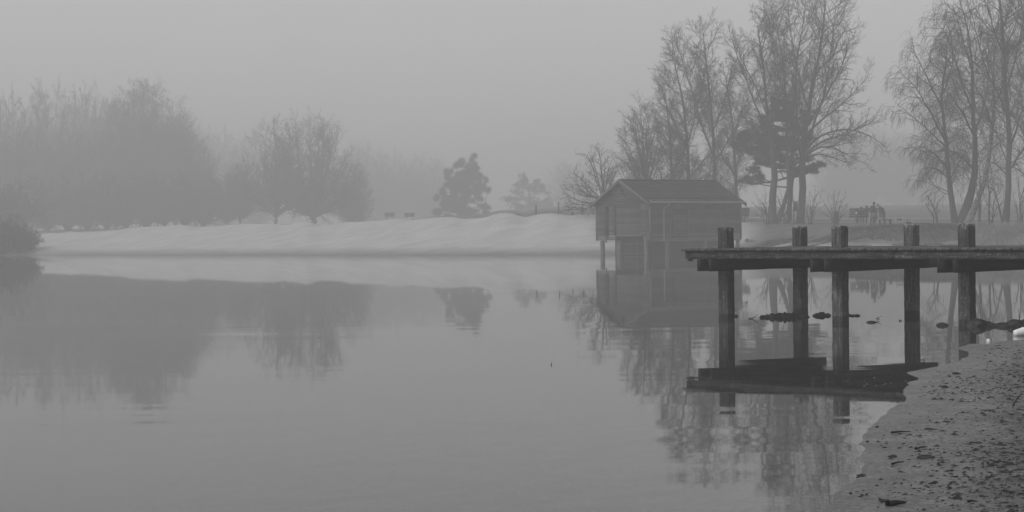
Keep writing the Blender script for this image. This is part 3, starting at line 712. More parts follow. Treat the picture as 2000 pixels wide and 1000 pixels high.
def fan_px(base, top, d, n_, seed, r=4, fork=.3, ysquash=1.0):
    """limbs fanning from a short trunk to the points of `top` = [(px,py)...]"""
    rr = random.Random(seed); bx_, by_ = base; fx, fy = bx_, by_ - fork * (by_ - min(t[1] for t in top)); sp_ = [[(bx_, by_ + 4, 0, r * 1.3), (bx_, (by_ + fy) / 2, 0, r), (fx, fy, 0, r * .8)]]
    for (tx, ty) in top:
        for _ in range(n_):
            dz = rr.uniform(-1, 1) * .6 * (by_ - fy + 20) / F * d * 1.5; tx2, ty2 = tx + rr.uniform(-8, 8), ty + rr.uniform(-4, 12); s0 = rr.uniform(.35, 1)
            sx, sy_ = bx_ + (fx - bx_) * s0, by_ + (fy - by_) * s0
            mx, my = sx + (tx2 - sx) * .42, sy_ + (ty2 - sy_) * .48 + (6 if abs(tx2 - sx) > 40 else -2)
            sp_.append([(sx, sy_, 0, r * .5), (mx, my, dz * .4, r * .33), ((mx + tx2) / 2 + rr.uniform(-3, 3), (my + ty2) / 2, dz * .75, r * .2), (tx2, ty2, dz, r * .07)])
    return px_limbs(base, d, sp_)
b, L = px_limbs((1440, 424), 165, [
    [(1440, 428, 0, 4), (1438, 370, 0, 3.4), (1434, 310, 0, 2.8), (1432, 250, 0, 2), (1424, 190, 0, 1.2), (1416, 150, 0, .4)],
    [(1436, 330, 0, 2), (1458, 280, 1, 1.4), (1470, 240, 2, .4)], [(1437, 345, 0, 2), (1412, 310, -1, 1.4), (1400, 270, -2, .4)],
    [(1433, 270, 0, 1.8), (1448, 215, 1, 1.1), (1455, 175, 1, .4)]])
tree('birch_tree', 'slim fine-twigged birch filling the gap between the boathouse trees and the dark pine', b, L, fine, 46)
b, L = px_limbs((1318, 420), 163, [
    [(1318, 424, 0, 4), (1316, 370, 0, 3.4), (1310, 310, 0, 2.6), (1308, 250, 0, 1.8), (1300, 200, 0, 1), (1298, 165, 0, .4)],
    [(1312, 320, 0, 2), (1290, 280, 1, 1.3), (1278, 245, 1, .4)], [(1314, 340, 0, 2), (1335, 295, -1, 1.3), (1342, 250, -1, .4)]])
tree('birch_tree', 'shorter fine-twigged birch left of the two tall ones behind the boathouse', b, L, fine, 47)
b, L = fan_px((1262, 418), [(1210, 260), (1228, 225), (1250, 205), (1268, 215), (1290, 235), (1212, 300), (1300, 290), (1320, 330), (1205, 335)], 156, 2, 43)
tree('bare_tree', 'bushy bare tree with rounded crown just behind the left half of the boathouse roof', b, L, low, 43)
b, L = fan_px((1178, 416), [(1110, 385), (1113, 360), (1128, 335), (1150, 300), (1172, 285), (1190, 300), (1210, 330), (1225, 360), (1100, 398)], 150, 2, 44, r=3.6)
tree('bare_tree', 'small spreading bare tree peeping out left of the boathouse eave', b, L, low[:2] + [dict(low[2], dens=2.6)], 44)
b, L = fan_px((1300, 420), [(1290, 330), (1330, 300), (1360, 310), (1400, 330), (1430, 345), (1250, 340), (1435, 370)], 162, 2, 45)
tree('bare_tree', 'low dense thicket-like tree directly above the boathouse ridge', b, L, low, 45)

# weeping birches on the right
weep = [LV(dens=2.6, nmin=5, t0=.15, t1=1, ang=48, lenf=.38, lmin=1.0, lmax=3.2, K=8, trop=-.01, wig=.13, r0=.030, r1=.011),
        LV(dens=4.2, nmin=4, t0=.1, t1=1, ang=45, lenf=.5, lmin=.6, lmax=1.6, K=6, trop=-.20, wig=.11, r0=.011, r1=.007),
        LV(dens=5.5, nmin=4, t0=.15, t1=1, ang=30, lenf=1.0, lmin=.7, lmax=1.9, K=4, trop=-.5, wig=.08, r0=.010, r1=.007)]
d = 128
b, L = px_limbs((1868, 436), d, [
    [(1866, 440, 0, 8), (1862, 410, 0, 6.4), (1857, 375, 0, 5.5), (1856, 330, 0, 4.8), (1846, 270, 0, 3.8), (1838, 210, 0, 2.8), (1842, 150, 0, 2), (1850, 110, 0, 1.2), (1848, 80, 0, .5)],
    [(1848, 280, 0, 3), (1820, 225, -1, 2.2), (1795, 180, -1.5, 1.4), (1772, 150, -2, .8), (1752, 140, -2, .4)],
    [(1850, 290, 0, 2.6), (1820, 262, 1, 1.8), (1790, 235, 1.5, 1.2), (1765, 215, 2, .6), (1748, 200, 2, .4)],
    [(1840, 215, 0, 2.2), (1815, 160, 1, 1.5), (1790, 110, 2, 1), (1772, 85, 2, .4)],
    [(1853, 330, 0, 2.2), (1825, 300, -1, 1.5), (1800, 285, -1.5, .9), (1780, 290, -2, .4)],
    [(1843, 180, 0, 1.8), (1860, 120, -1, 1.2), (1858, 70, -1, .8), (1845, 45, -1, .4)],
    [(1855, 350, 0, 2), (1830, 330, 1.5, 1.4), (1806, 325, 2, .8), (1790, 335, 2, .4)]])
tree('weeping_birch', 'weeping birch with hanging twigs, leftmost trunk of the clump on the right bank', b, L, weep, 51)
b, L = px_limbs((1885, 438), d, [
    [(1878, 442, 0, 14), (1890, 410, 0, 10), (1898, 380, 0, 8), (1900, 340, 0, 6.5), (1903, 280, 0, 5), (1902, 210, 0, 4), (1898, 140, 0, 3), (1893, 80, 0, 1.8), (1885, 30, 0, 1.1), (1872, 0, 0, .5)],
    [(1902, 230, 0, 3.2), (1880, 170, 1, 2.2), (1862, 110, 1.5, 1.5), (1845, 60, 2, .9), (1822, 38, 2, .5)],
    [(1898, 140, 0, 2.2), (1880, 80, -1, 1.4), (1868, 35, -1, .9), (1856, 8, -1, .4)],
    [(1903, 270, 0, 3), (1875, 215, -2, 2), (1850, 180, -3, 1.3), (1828, 165, -3, .5)],
    [(1903, 260, 0, 3), (1925, 190, 1, 2), (1932, 120, 1.5, 1.3), (1925, 60, 2, .6)],
    [(1900, 330, 0, 2.8), (1870, 300, 2, 1.8), (1842, 290, 3, 1), (1820, 300, 3, .5)]])
tree('weeping_birch', 'thick dark leaning weeping birch in the middle of the clump on the right bank', b, L, weep, 52)
b, L = px_limbs((1893, 440), d - 2, [
    [(1886, 446, 0, 9), (1903, 412, 0, 7), (1914, 385, 0, 5.5), (1924, 345, 0, 5), (1930, 310, 0, 4.6), (1937, 260, 0, 4), (1942, 200, 0, 3), (1940, 140, 0, 2), (1945, 80, 0, 1.2), (1950, 20, 0, .5)],
    [(1938, 250, 0, 2.4), (1920, 200, -1, 1.5), (1900, 160, -1.5, .9), (1885, 130, -2, .4)],
    [(1940, 215, 0, 2.2), (1960, 160, 1, 1.4), (1972, 110, 1.5, .5)]])
tree('weeping_birch', 'slender birch with white banded bark leaning right in front of the dark trunks', b, L,
     [dict(weep[0], dens=1.1), dict(weep[1], dens=2.6), weep[2]], 53, barks=['birch', 'twig', 'twig'])
b, L = px_limbs((1967, 438), 124, [
    [(1963, 446, 0, 9), (1966, 410, 0, 6.6), (1970, 360, 0, 6), (1973, 300, 0, 5.4), (1970, 230, 0, 4.8), (1966, 160, 0, 4), (1958, 90, 0, 3), (1955, 30, 0, 2), (1950, -40, 0, 1), (1945, -80, 0, .4)],
    [(1972, 290, 0, 3), (1990, 230, 1, 2), (2015, 170, 2, 1.2), (2040, 120, 2, .5)],
    [(1970, 235, 0, 3), (1945, 180, -1, 2), (1920, 120, -2, 1.4), (1905, 60, -2, .8), (1895, 20, -2, .4)],
    [(1967, 170, 0, 3), (1985, 110, 1, 2), (1998, 40, 2, 1.2), (2005, -20, 2, .5)],
    [(1960, 110, 0, 2.4), (1940, 60, -1, 1.5), (1925, 10, -1, .9), (1912, -25, -1, .4)],
    [(1972, 330, 0, 2.6), (2000, 290, -1, 1.8), (2030, 260, -2, .8)],
    [(1973, 350, 0, 2.2), (1945, 320, 1, 1.4), (1925, 312, 1, .5)],
    [(1957, 60, 0, 2), (1975, 0, 1, 1.2), (1985, -40, 1, .5)]])
tree('bare_tree', 'straight-trunked tall tree at the right edge whose top leaves the frame', b, L, broad, 54)
b, L = px_limbs((2030, 430), 132, [
    [(2030, 440, 0, 7), (2032, 380, 0, 6), (2028, 300, 0, 5), (2022, 220, 0, 4), (2012, 140, 0, 3), (2000, 60, 0, 2), (1992, 0, 0, .8)],
    [(2028, 310, 0, 3), (2000, 260, 0, 2), (1975, 225, 0, 1), (1955, 210, 0, .4)],
    [(2020, 200, 0, 3), (1995, 150, 0, 2), (1975, 100, 0, 1), (1962, 60, 0, .4)],
    [(2031, 370, 0, 3), (2005, 345, 0, 1.6), (1980, 325, 0, .8), (1962, 330, 0, .4)]])
tree('bare_tree', 'tree just outside the right edge, its branches crossing the straight trunk', b, L, broad, 55)

# saplings and shrubs on the right bank
sap = [LV(dens=1.6, nmin=4, t0=.2, t1=1, ang=38, lenf=.45, lmin=.3, lmax=1.2, K=5, trop=.08, wig=.14, r0=.018, r1=.008),
       LV(dens=3.0, nmin=3, t0=.2, t1=1, ang=38, lenf=.5, lmin=.15, lmax=.5, K=3, trop=.06, wig=.15, r0=.009, r1=.006)]
def stems(base, d, tops, r=1.2):
    rr = random.Random(int(base[0])); sp_ = []
    for (tx, ty) in tops:
        bx_ = base[0] + rr.uniform(-4, 4); mx = bx_ + (tx - bx_) * .35 + rr.uniform(-2, 2); my = base[1] + (ty - base[1]) * .5
        sp_.append([(bx_, base[1] + 6, rr.uniform(-.4, .4), r), (mx, my, rr.uniform(-.5, .5), r * .7), (tx, ty, rr.uniform(-1, 1), r * .3)])
    return px_limbs(base, d, sp_)
for (base, d, tops, r, nm, lab) in (
    ((1829, 436), 118, [(1808, 398), (1818, 392), (1812, 385), (1830, 400)], 1.3, 'sapling', 'thin forked sapling left of the birch clump, right of the low benches'),
    ((1913, 438), 120, [(1914, 330), (1918, 360), (1906, 350)], 2.0, 'sapling', 'slim upright stem just right of the white leaning birch'),
    ((1935, 438), 119, [(1928, 330), (1948, 368), (1940, 340), (1955, 395)], 1.8, 'sapling', 'crooked sapling midway between the white birch and the straight trunk'),
    ((1958, 430), 121, [(1938, 370), (1930, 345), (1975, 380)], 1.5, 'sapling', 'curved sapling bending left at the foot of the straight trunk'),
    ((1992, 430), 119, [(1988, 350), (1998, 370), (1978, 380), (2006, 340)], 1.5, 'sapling', 'sapling at the right edge beyond the straight trunk'),
    ((1500, 432), 144, [(1468, 395), (1476, 380), (1486, 385), (1494, 372), (1480, 400), (1462, 410), (1505, 380), (1490, 395)], .9, 'shrub', 'twiggy bare shrub left of the two-stemmed birch'),
    ((1532, 430), 150, [(1516, 380), (1524, 372), (1530, 385), (1546, 378), (1552, 388), (1520, 395)], .9, 'shrub', 'wispy shrub between the two birch stems'),
    ((1582, 432), 144, [(1572, 385), (1580, 372), (1592, 375), (1600, 370), (1606, 385), (1596, 395), (1612, 400), (1570, 400)], .9, 'shrub', 'twiggy bare shrub right of the tallest tree trunk'),
    ((1632, 436), 140, [(1610, 400), (1618, 390), (1626, 378), (1640, 372), (1650, 382), (1655, 398), (1644, 392), (1606, 412), (1662, 408)], .9, 'shrub', 'fan-shaped bare shrub around the dark square bollard')):
    b, L = stems(base, d, tops, r); tree(nm, lab, b, L, sap if nm == 'shrub' else sap, int(base[0]), cat=nm, wood=0)

# ---- far side, left: generic bare trees as a few built kinds, copied
def dome_limbs(rng, h, rad, th, n_, tr=.22, low=.30):
    L = [([(0, 0, 0), (rng.normal(0, .1), 0, th * .5), (0, 0, th)], [tr * 1.4, tr, tr * .8])]
    for i in range(n_):
        a = rng.uniform(0, 2 * np.pi); f = math.sqrt((i + .5) / n_); z0 = th * rng.uniform(.5, 1.0)
        top = h * (low + (1 - low) * (1 - f ** 3)) * rng.uniform(.9, 1.02); r_ = rad * (.08 + .92 * f) * rng.uniform(.85, 1.05)
        if i % 3 == 0: r_ = rad * rng.uniform(.8, 1.05); top = th + (h - th) * rng.uniform(.12, .6)
        m1 = (math.cos(a) * r_ * .45, math.sin(a) * r_ * .45, z0 + (top - z0) * .30)
        m2 = (math.cos(a + .1) * r_ * .85, math.sin(a + .1) * r_ * .85, z0 + (top - z0) * .66)
        L.append(([(0, 0, z0), m1, m2, (math.cos(a) * r_, math.sin(a) * r_, top)], [tr * .5, tr * .3, tr * .17, .02]))
    return L
r7 = np.random.default_rng(7)
fardense = [LV(dens=1.5, nmin=5, t0=.10, t1=1, ang=42, lenf=.34, lmin=.8, lmax=2.8, K=5, trop=.03, wig=.17, r0=.028, r1=.016),
            LV(dens=2.8, nmin=3, t0=.12, t1=1, ang=38, lenf=.5, lmin=.5, lmax=1.5, K=4, trop=.04, wig=.16, r0=.020, r1=.013),
            LV(dens=3.0, nmin=3, t0=.15, t1=1, ang=38, lenf=.6, lmin=.4, lmax=.9, K=2, trop=.04, wig=.16, r0=.015, r1=.011)]
def at(px, d): x_ = (px - 1000) / F * d; return (x_, d, gz1(x_, d) - .1)
def topz(px, py, d): return W(px, py, d)[2]
# the two fan-crowned oaks
l1 = at(612, 300); h1 = topz(612, 222, 300) - l1[2]
oak = tree('oak_tree', 'wide fan-crowned bare oak on the bank, the larger right one of the pair', l1, dome_limbs(r7, h1, 8.3, 2.0, 60, .30), [dict(fardense[0], dens=1.5), fardense[1], dict(fardense[2], dens=2.0)], 61)
l2 = at(541, 304); h2 = topz(541, 232, 304) - l2[2]
tree('oak_tree', 'narrower fan-crowned bare oak on the bank, the left one of the pair', l2, dome_limbs(r7, h2, 6.4, 2.4, 44, .22), [fardense[0], fardense[1], dict(fardense[2], dens=2.0)], 62)
# woodland trees
tall = tree('woodland_tree', 'tallest rounded crown of the misty wood on the left, standing clear of the rest', (0, 0, 0), dome_limbs(r7, 20, 4.8, 5.5, 64, .15, .74), fardense, 63)
mid = tree('woodland_tree', 'broad misty bare tree at the far left edge of the picture', (0, 0, 0), dome_limbs(r7, 17, 6.0, 2.6, 70, .15, .62), fardense, 64)
def put(e, px, py, d, wpx, label, first=False, rz=0.0, group=None, H0=20., R0=4.8, sink=0.0):
    d = d * 1.65
    l = at(px, d); l = (l[0], l[1], l[2] - sink); h = topz(px, py, d) - l[2]; sz = h / H0; sx = wpx / 2 / F * d / (R0 * 1.12)
    if first: e.location = l; e.scale = (sx, sx, sz); e['label'] = label; return e
    return copy_tree(e, l, rz, (sx, sx, sz), label, group)
put(tall, 292, 164, 226, 185, tall['label'], first=True)
put(mid, 15, 192, 232, 130, mid['label'], first=True, H0=17., R0=6.)
for i, (kk, px, py, d, wpx, lab) in enumerate((
    (1, 100, 178, 245, 150, 'broad misty tree second from the left edge of the wood'),
    (1, 175, 184, 248, 140, 'broad misty tree filling the gap left of the tallest crown'),
    (0, 225, 205, 235, 110, 'narrow misty tree tucked against the left side of the tallest crown'),
    (0, 345, 235, 224, 110, 'lower misty tree on the right shoulder of the tallest crown'),
    (0, 385, 270, 218, 90, 'slim misty tree where the wood steps down towards the gap'),
    (1, 310, 240, 216, 150, 'dark broad tree in front of the tallest crown'),
    (1, 230, 262, 212, 150, 'dark broad tree in the front row of the wood, left of centre'),
    (1, 140, 262, 214, 150, 'dark broad tree in the front row of the wood, above the sand spit'),
    (1, 50, 258, 212, 150, 'dark broad tree in the front row near the left edge'),
    (0, 395, 330, 205, 80, 'low dark tree at the right end of the front row of the wood'),
    (0, 470, 325, 196, 90, 'small dark tree just left of the pair of oaks'),
    (0, 445, 350, 198, 60, 'smallest tree left of the oaks, at the edge of the gap'),
    (1, 690, 320, 200, 100, 'low misty tree right behind the larger oak'))):
    put((tall, mid)[kk], px, py, d, wpx, lab, rz=i * 1.3 + .4, group='trees of the misty wood', H0=(20., 17.)[kk], R0=(4.8, 6.)[kk], sink=1.2)
tall['group'] = mid['group'] = 'trees of the misty wood'
for i, (px, py, d, wpx) in enumerate(((430, 262, 330, 120), (500, 270, 335, 130), (370, 250, 320, 120), (760, 300, 340, 120), (830, 308, 345, 130), (700, 285, 335, 120),
                                     (1120, 320, 350, 130), (1690, 250, 330, 150), (1760, 262, 325, 140), (1640, 275, 320, 130), (1830, 255, 320, 150), (1950, 262, 320, 150))):
    put(mid, px, py, d, wpx, 'faint grey tree of the furthest row, almost lost in the fog', rz=i * 2.1, group='furthest trees lost in fog', H0=17., R0=6., sink=3.5)

# undergrowth at the left
ug = [LV(dens=2.2, nmin=4, t0=.05, t1=1, ang=45, lenf=.55, lmin=.5, lmax=1.6, K=4, trop=.05, wig=.2, r0=.03, r1=.02),
      LV(dens=4.0, nmin=4, t0=.1, t1=1, ang=45, lenf=.6, lmin=.3, lmax=.9, K=3, trop=.03, wig=.2, r0=.02, r1=.016),
      LV(dens=4.0, nmin=3, t0=.1, t1=1, ang=45, lenf=.6, lmin=.25, lmax=.5, K=3, trop=.03, wig=.2, r0=.018, r1=.016)]
bush = tree('bush', 'dense dark bush at the waterline on the left edge', (0, 0, 0), [([(0, 0, 0), (math.cos(a) * .9, math.sin(a) * .9, 1.4 + .4 * math.sin(3 * a)), (math.cos(a) * 1.9, math.sin(a) * 1.9, 2.1 + .5 * math.cos(2 * a))], [.06, .04, .02]) for a in np.linspace(0, 6, 18)]
            + [([(0, 0, 0), (.2 * i, .1, 1.4), (.35 * i, .2, 2.8)], [.06, .04, .02]) for i in (-1, 0, 1)], ug, 71, cat='bush')
bl = [(8, 192, 1.15, 'leftmost dark bush over the water at the picture edge'), (36, 194, 1.0, 'dark bush over the water, second from the left edge'), (58, 195, .7, 'low dark bush at the tip of the sand spit'),
      (-20, 191, 1.4, 'dark bush just past the left edge'), (25, 270, 2.6, 'taller dark bush behind the waterline bushes')]
for k in range(9): bl.append((95 + k * 38, 310 + (k % 3) * 5, 2.4 + .6 * (k % 2), ''))
for i, (px, d, s, lab) in enumerate(bl):
    l = at(px, d); g_ = None
    if not lab: lab = 'dark undergrowth bush at the foot of the misty wood'; g_ = 'undergrowth bushes under the wood'
    if i == 0: bush.location = l; bush.scale = (s,) * 3; bush['label'] = lab
    else: copy_tree(bush, l, i * 1.1, s, lab, g_)

# ------------------------------------------------------------------ grass
def blades(rng, P, h, lean, w):
    n_ = len(P); a = rng.uniform(0, 2 * np.pi, n_); D = np.stack([np.cos(a), np.sin(a), 0 * a], 1) * lean * rng.uniform(.2, 1, n_)[:, None]
    hh = (h * rng.uniform(.5, 1.2, n_))[:, None]; S = np.stack([-np.sin(a + .6), np.cos(a + .6), 0 * a], 1) * w; up = np.array((0, 0, 1.))
    A = P - S; B = P + S; C = P + up * hh * .65 + D * .4 + S * .7; E = P + up * hh * .65 + D * .4 - S * .7; T = P + up * hh * .85 + D * 1.2
    V = np.stack([A, B, C, E, T], 1).reshape(-1, 3); i = np.arange(n_)[:, None] * 5
    return V, [i + np.array([[0, 1, 2, 3]]), i + np.array([[3, 2, 4]])]
rng = np.random.default_rng(81)
def scatter(n_, u0, u1, s0, s1):
    u = rng.uniform(u0, u1, n_); d_ = np.interp(u, shore_u, shore_d) + rng.uniform(s0, s1, n_); x_ = (u - 1000) / F * d_
    z_, _ = ground_z(x_, d_); return np.stack([x_, d_, z_], 1)
P1 = scatter(9000, 1890, 2150, 3, 13); keep = vnoise(P1[:, 0], P1[:, 1], 1.6, 4, 2) > -.15
V, Fc = blades(rng, P1[keep], .55, .45, .012); tag(obj('reed_grass', mesh('reed_grass', V, Fc), M['grass']), 'pale dry reed grass on the right bank behind the jetty', 'grass', kind='stuff')
P1 = scatter(26000, 1455, 1900, 4.5, 16); keep = vnoise(P1[:, 0], P1[:, 1], 2.5, 6, 2) > -.2
V, Fc = blades(rng, P1[keep], .17, .2, .014); tag(obj('bank_grass', mesh('bank_grass', V, Fc), M['turf']), 'short tufted grass covering the bank behind the jetty', 'grass', kind='stuff')

# ------------------------------------------------------------------ stones, litter and cups by the beach
def blob(name, label, cat, p, size, seed, m='stone', rz=0.0, flat=0.5, rough=.28, parent=None, group=None):
    rr = np.random.default_rng(seed); me = bpy.data.meshes.new(name); import bmesh
    bm = bmesh.new(); bmesh.ops.create_icosphere(bm, subdivisions=3, radius=1)
    off = rr.uniform(0, 50, 3)
    for v in bm.verts:
        c = v.co; n1 = float(vnoise(np.array([c.x + off[0] + c.z]), np.array([c.y + off[1] - c.z * .7]), .9, seed % 97, 3)[0])
        v.co = c * (1 + rough * n1); v.co.x *= size[0]; v.co.y *= size[1]; v.co.z *= size[2]
    bm.to_mesh(me); bm.free()
    o_ = obj(name, me, M[m], parent, p, (0, 0, rz)); 
    if cat: tag(o_, label, cat, group)
    return o_
def on_water(px, py): p = G(px, py); return (p[0], p[1], 0.0)
def rockset(name, label, cat, px0, px1, py, hpx, n_, seed, m='stone'):
    """a low heap of lumps from px0 to px1 lying in the water: one thing of several lumps fused"""
    p = on_water((px0 + px1) / 2, py); s = p[1] / F; hpx *= 1.35; w = (px1 - px0) * s; rr = np.random.default_rng(seed)
    import bmesh
    bm = bmesh.new()
    for k in range(n_):
        f = (k + .5) / n_; x_ = (f - .5) * w; r_ = w / n_ * rr.uniform(.7, 1.1); z_ = hpx * s * (math.sin(math.pi * min(max(f, .08), .92)) ** .6) * rr.uniform(.65, 1.1)
        ret = bmesh.ops.create_icosphere(bm, subdivisions=3, radius=1); y_ = rr.uniform(-.1, .1) * w * .4
        for v in ret['verts']:
            c = v.co.copy(); n1 = float(vnoise(np.array([c.x * 1.3 + k * 3.1]), np.array([c.y + c.z * .8 + seed]), .7, seed % 89, 3)[0]); c *= 1 + .3 * n1
            v.co = (x_ + c.x * r_, y_ + c.y * r_ * .8, c.z * z_)
    me = bpy.data.meshes.new(name); bm.to_mesh(me); bm.free()
    o_ = obj(name, me, M[m], None, p); tag(o_, label, cat); return o_
rockset('stone_heap', 'long ragged heap of dark weedy stones in the water beside the second pile', 'stones', 1487, 1580, 620, 8, 11, 91)
rockset('stone_heap', 'rounded dark stone pair between the second and third piles', 'stones', 1591, 1622, 617, 9, 3, 92)
rockset('stone', 'short blunt dark stone just right of the third pile', 'stone', 1663, 1678, 617, 3, 2, 93)
rockset('stone', 'small round stone touching the right side of the third pile', 'stone', 1650, 1661, 616, 4, 2, 94)
rockset('stone', 'tiny knob of stone touching the right side of the first pile', 'stone', 1432, 1439, 618, 3, 1, 95)
rockset('stone', 'dark oval stone alone in the water right of the third pile', 'stone', 1697, 1708, 630, 2.5, 1, 96)
rockset('stone', 'small peaked stone between the fourth and fifth piles', 'stone', 1835, 1847, 636, 5, 1, 97)
rockset('boulder', 'smooth dark boulder in the water against the right side of the fifth pile', 'boulder', 1900, 1939, 637, 12, 2, 98)
rockset('boulder', 'long low dark rock in the shallows at the right edge of the picture', 'boulder', 1951, 2040, 637, 11, 4, 99)
rockset('driftwood', 'thin dark driftwood lying in the water between the boulder and the long rock', 'driftwood', 1936, 1956, 637, 2, 4, 100)
def twig(name, label, pts, r, m='litter', cat='twig', group=None, extra=()):
    prt = [curve_tube(q, [r] + [r * .7] * (len(q) - 2) + [r * .3], 5) for q in (pts,) + tuple(extra)]
    V, Fc = join(prt); o_ = obj(name, mesh(name, V, Fc), M[m]); tag(o_, label, cat, group); return o_
def wp(px, py, z=0.0): p = G(px, py); return (p[0], p[1], z)
def up(px, py, px2, py2):                     # a tip standing above the water at the distance of (px,py)
    p = G(px, py); q = W(px2, py2, p[1]); return tuple(q)
twig('twig', 'forked twig standing out of the water left of the stone heap', (wp(1462, 623), up(1462, 623, 1470, 622), up(1462, 623, 1481, 614)), .012)
twig('twig', 'crooked small twig sticking out of the water between third and fourth piles', (wp(1714, 626), up(1714, 626, 1712, 622), up(1714, 626, 1722, 618)), .010, extra=((up(1714, 626, 1713, 622), up(1714, 626, 1720, 625)),))
twig('twig', 'tiny twig poking out of the water left of the fourth pile', (wp(1757, 627), up(1757, 627, 1757, 623)), .010, extra=((wp(1757, 627), up(1757, 627, 1763, 625)),))
twig('reed_stem', 'thin bent stem rising from the water near the right edge', (wp(1992, 622), up(1992, 622, 1991, 612), up(1992, 622, 1988, 602)), .007, cat='stem')
twig('stake', 'tiny lone stake standing in open water in the centre of the lake', (wp(1077, 713), up(1077, 713, 1077, 708)), .007, cat='stake')
# cups
def cup(name, label, px, py, size, tilt, rz):
    prof = [(0, 0), (.30, 0), (.34, .2), (.37, .45), (.41, .8), (.44, 1.0), (.46, 1.02), (.42, 1.0), (.36, .6), (.29, .05), (0, .05)]; n_ = 20; V = []; Fq = []
    for r_, z_ in prof:
        for k in range(n_): V.append((r_ * math.cos(2 * math.pi * k / n_) * size, r_ * math.sin(2 * math.pi * k / n_) * size, z_ * size))
    for i in range(len(prof) - 1):
        for k in range(n_): Fq.append((i * n_ + k, i * n_ + (k + 1) % n_, (i + 1) * n_ + (k + 1) % n_, (i + 1) * n_ + k))
    p = G(px, py); o_ = obj(name, mesh(name, np.array(V), np.array(Fq), True), M['white'], None, (p[0], p[1], .035), (0, tilt, rz)); tag(o_, label, 'cup'); return o_
cup('plastic_cup', 'white plastic cup lying on its side in the shallows at the right edge', 1982, 656, .15, math.radians(80), math.radians(12))
blob('paper_scrap', 'crumpled white paper scrap on the sand at the water edge', 'litter', tuple(G(1931, 669) + np.array((0, 0, .02))), (.026, .02, .03), 7, 'white', rough=.7)
# larger pieces of bark and sticks on the sand
def onbeach(px, py, dz=0.0):
    p = G(px, py, 0.1)
    for _ in range(4): p = G(px, py, beach_z(p[0], p[1]))
    return (p[0], p[1], beach_z(p[0], p[1]) + dz)
for i, (nm, px, py, w, h, rz, lab) in enumerate((
    ('bark_piece', 1682, 931, 19, 5, .1, 'black pointed bark piece at the very edge of the water, lower beach'),
    ('bark_piece', 1728, 980, 18, 5, -.3, 'curled dark bark piece near the bottom of the picture'),
    ('bark_piece', 1845, 758, 12, 6, 0, 'dark upright clod of bark halfway along the waterline'),
    ('bark_piece', 1714, 835, 7, 5, 0, 'small black clod above the curved water edge'),
    ('bark_piece', 1695, 864, 6, 4, 0, 'small black clod on smooth wet sand left of the litter band'),
    ('bark_piece', 1745, 893, 16, 6, .4, 'dark oblong lump in the middle of the litter band'),
    ('weed_clump', 1806, 895, 30, 7, 0, 'largest dark weed clump amid the beach'),
    ('weed_clump', 1869, 731, 14, 6, 0, 'dark weed clump just right of the bay in the waterline'),
    ('bark_piece', 1850, 825, 15, 4, .2, 'flat dark bark piece lying far up the beach'),
    ('bark_piece', 1912, 866, 14, 5, 0, 'dark twiggy lump on the upper right beach'),
    ('bark_piece', 1662, 965, 5, 4, 0, 'round black clod near the bottom left of the beach'))):
    p = onbeach(px, py); s = p[1] / F
    blob(nm, lab, 'bark' if nm[0] == 'b' else 'weed', (p[0], p[1], p[2] + h * s * .15), (w * s / 2, w * s * .45, h * s * .55), 200 + i, 'litter', rz, rough=.75)
for i, (a, b_, lab) in enumerate((((1735, 989), (1771, 986), 'straight black stick lying near the bottom of the picture'), ((1744, 911), (1766, 906), 'curved stick in the litter band, below the oblong lump'),
                                 ((1742, 848), (1780, 846), 'long thin twig at the top of the litter band'), ((1790, 880), (1812, 876), 'thin slanting twig right of the oblong lump'),
                                 ((1980, 795), (1997, 768), 'thin stalk sticking up at the right edge of the beach'), ((1893, 984), (1911, 984), 'short stick at the bottom right of the beach'))):
    p, q = onbeach(*a, .012), onbeach(*b_, .012)
    if i == 4: q = tuple(W(b_[0], b_[1], p[1] + .15))
    mid_ = ((p[0] + q[0]) / 2, (p[1] + q[1]) / 2 + .03, (p[2] + q[2]) / 2)
    twig('stick', lab, (p, mid_, q), .022 if i == 0 else .010, cat='stick')
# small litter nobody could count
rng = np.random.default_rng(95); n_ = 62000
x_ = rng.uniform(1.5, 13, n_ * 3); y_ = 8.6 + 19 * rng.random(n_ * 3) ** 1.5; _, sd3 = ground_z(x_, y_)
dn = vnoise(x_, y_, 1.3, 12, 3) + .6 * vnoise(x_ * .4, y_, .5, 13, 2) + .55 * np.exp(-((sd3 - 1.15) / .5) ** 2) + .25 * np.exp(-((sd3 - 2.6) / .5) ** 2)
ok = (sd3 > .12) & (rng.random(n_ * 3) < np.clip(.35 + .75 * (dn - .05), .16, 1) * np.clip(sd3 / .9, .04, 1))
x_, y_ = x_[ok][:n_], y_[ok][:n_]; z_ = np.array([beach_z(a, b_) for a, b_ in zip(x_, y_)])
m_ = len(x_); a = rng.normal(0, .6, m_); ln = rng.lognormal(-4.5, .55, m_); wd = ln * rng.uniform(.2, .7, m_); hh = np.minimum(ln * .4, .008 + .012 * rng.random(m_))
base = np.array([(-1, 0, 0), (-.2, -1, 0), (1, -.1, 0), (.1, 1, 0), (0, 0, 1)], float)
V = np.broadcast_to(base, (m_, 5, 3)).copy(); V += rng.normal(0, .25, V.shape); V[:, :, 0] *= ln[:, None]; V[:, :, 1] *= wd[:, None]; V[:, :, 2] *= hh[:, None]
ca, sa = np.cos(a)[:, None], np.sin(a)[:, None]; xr = V[:, :, 0] * ca - V[:, :, 1] * sa; yr = V[:, :, 0] * sa + V[:, :, 1] * ca
V = np.stack([xr + x_[:, None], yr + y_[:, None], V[:, :, 2] + z_[:, None] - .002], -1).reshape(-1, 3)
Fq = (np.array([(0, 1, 4), (1, 2, 4), (2, 3, 4), (3, 0, 4)])[None] + (np.arange(m_) * 5)[:, None, None]).reshape(-1, 3)
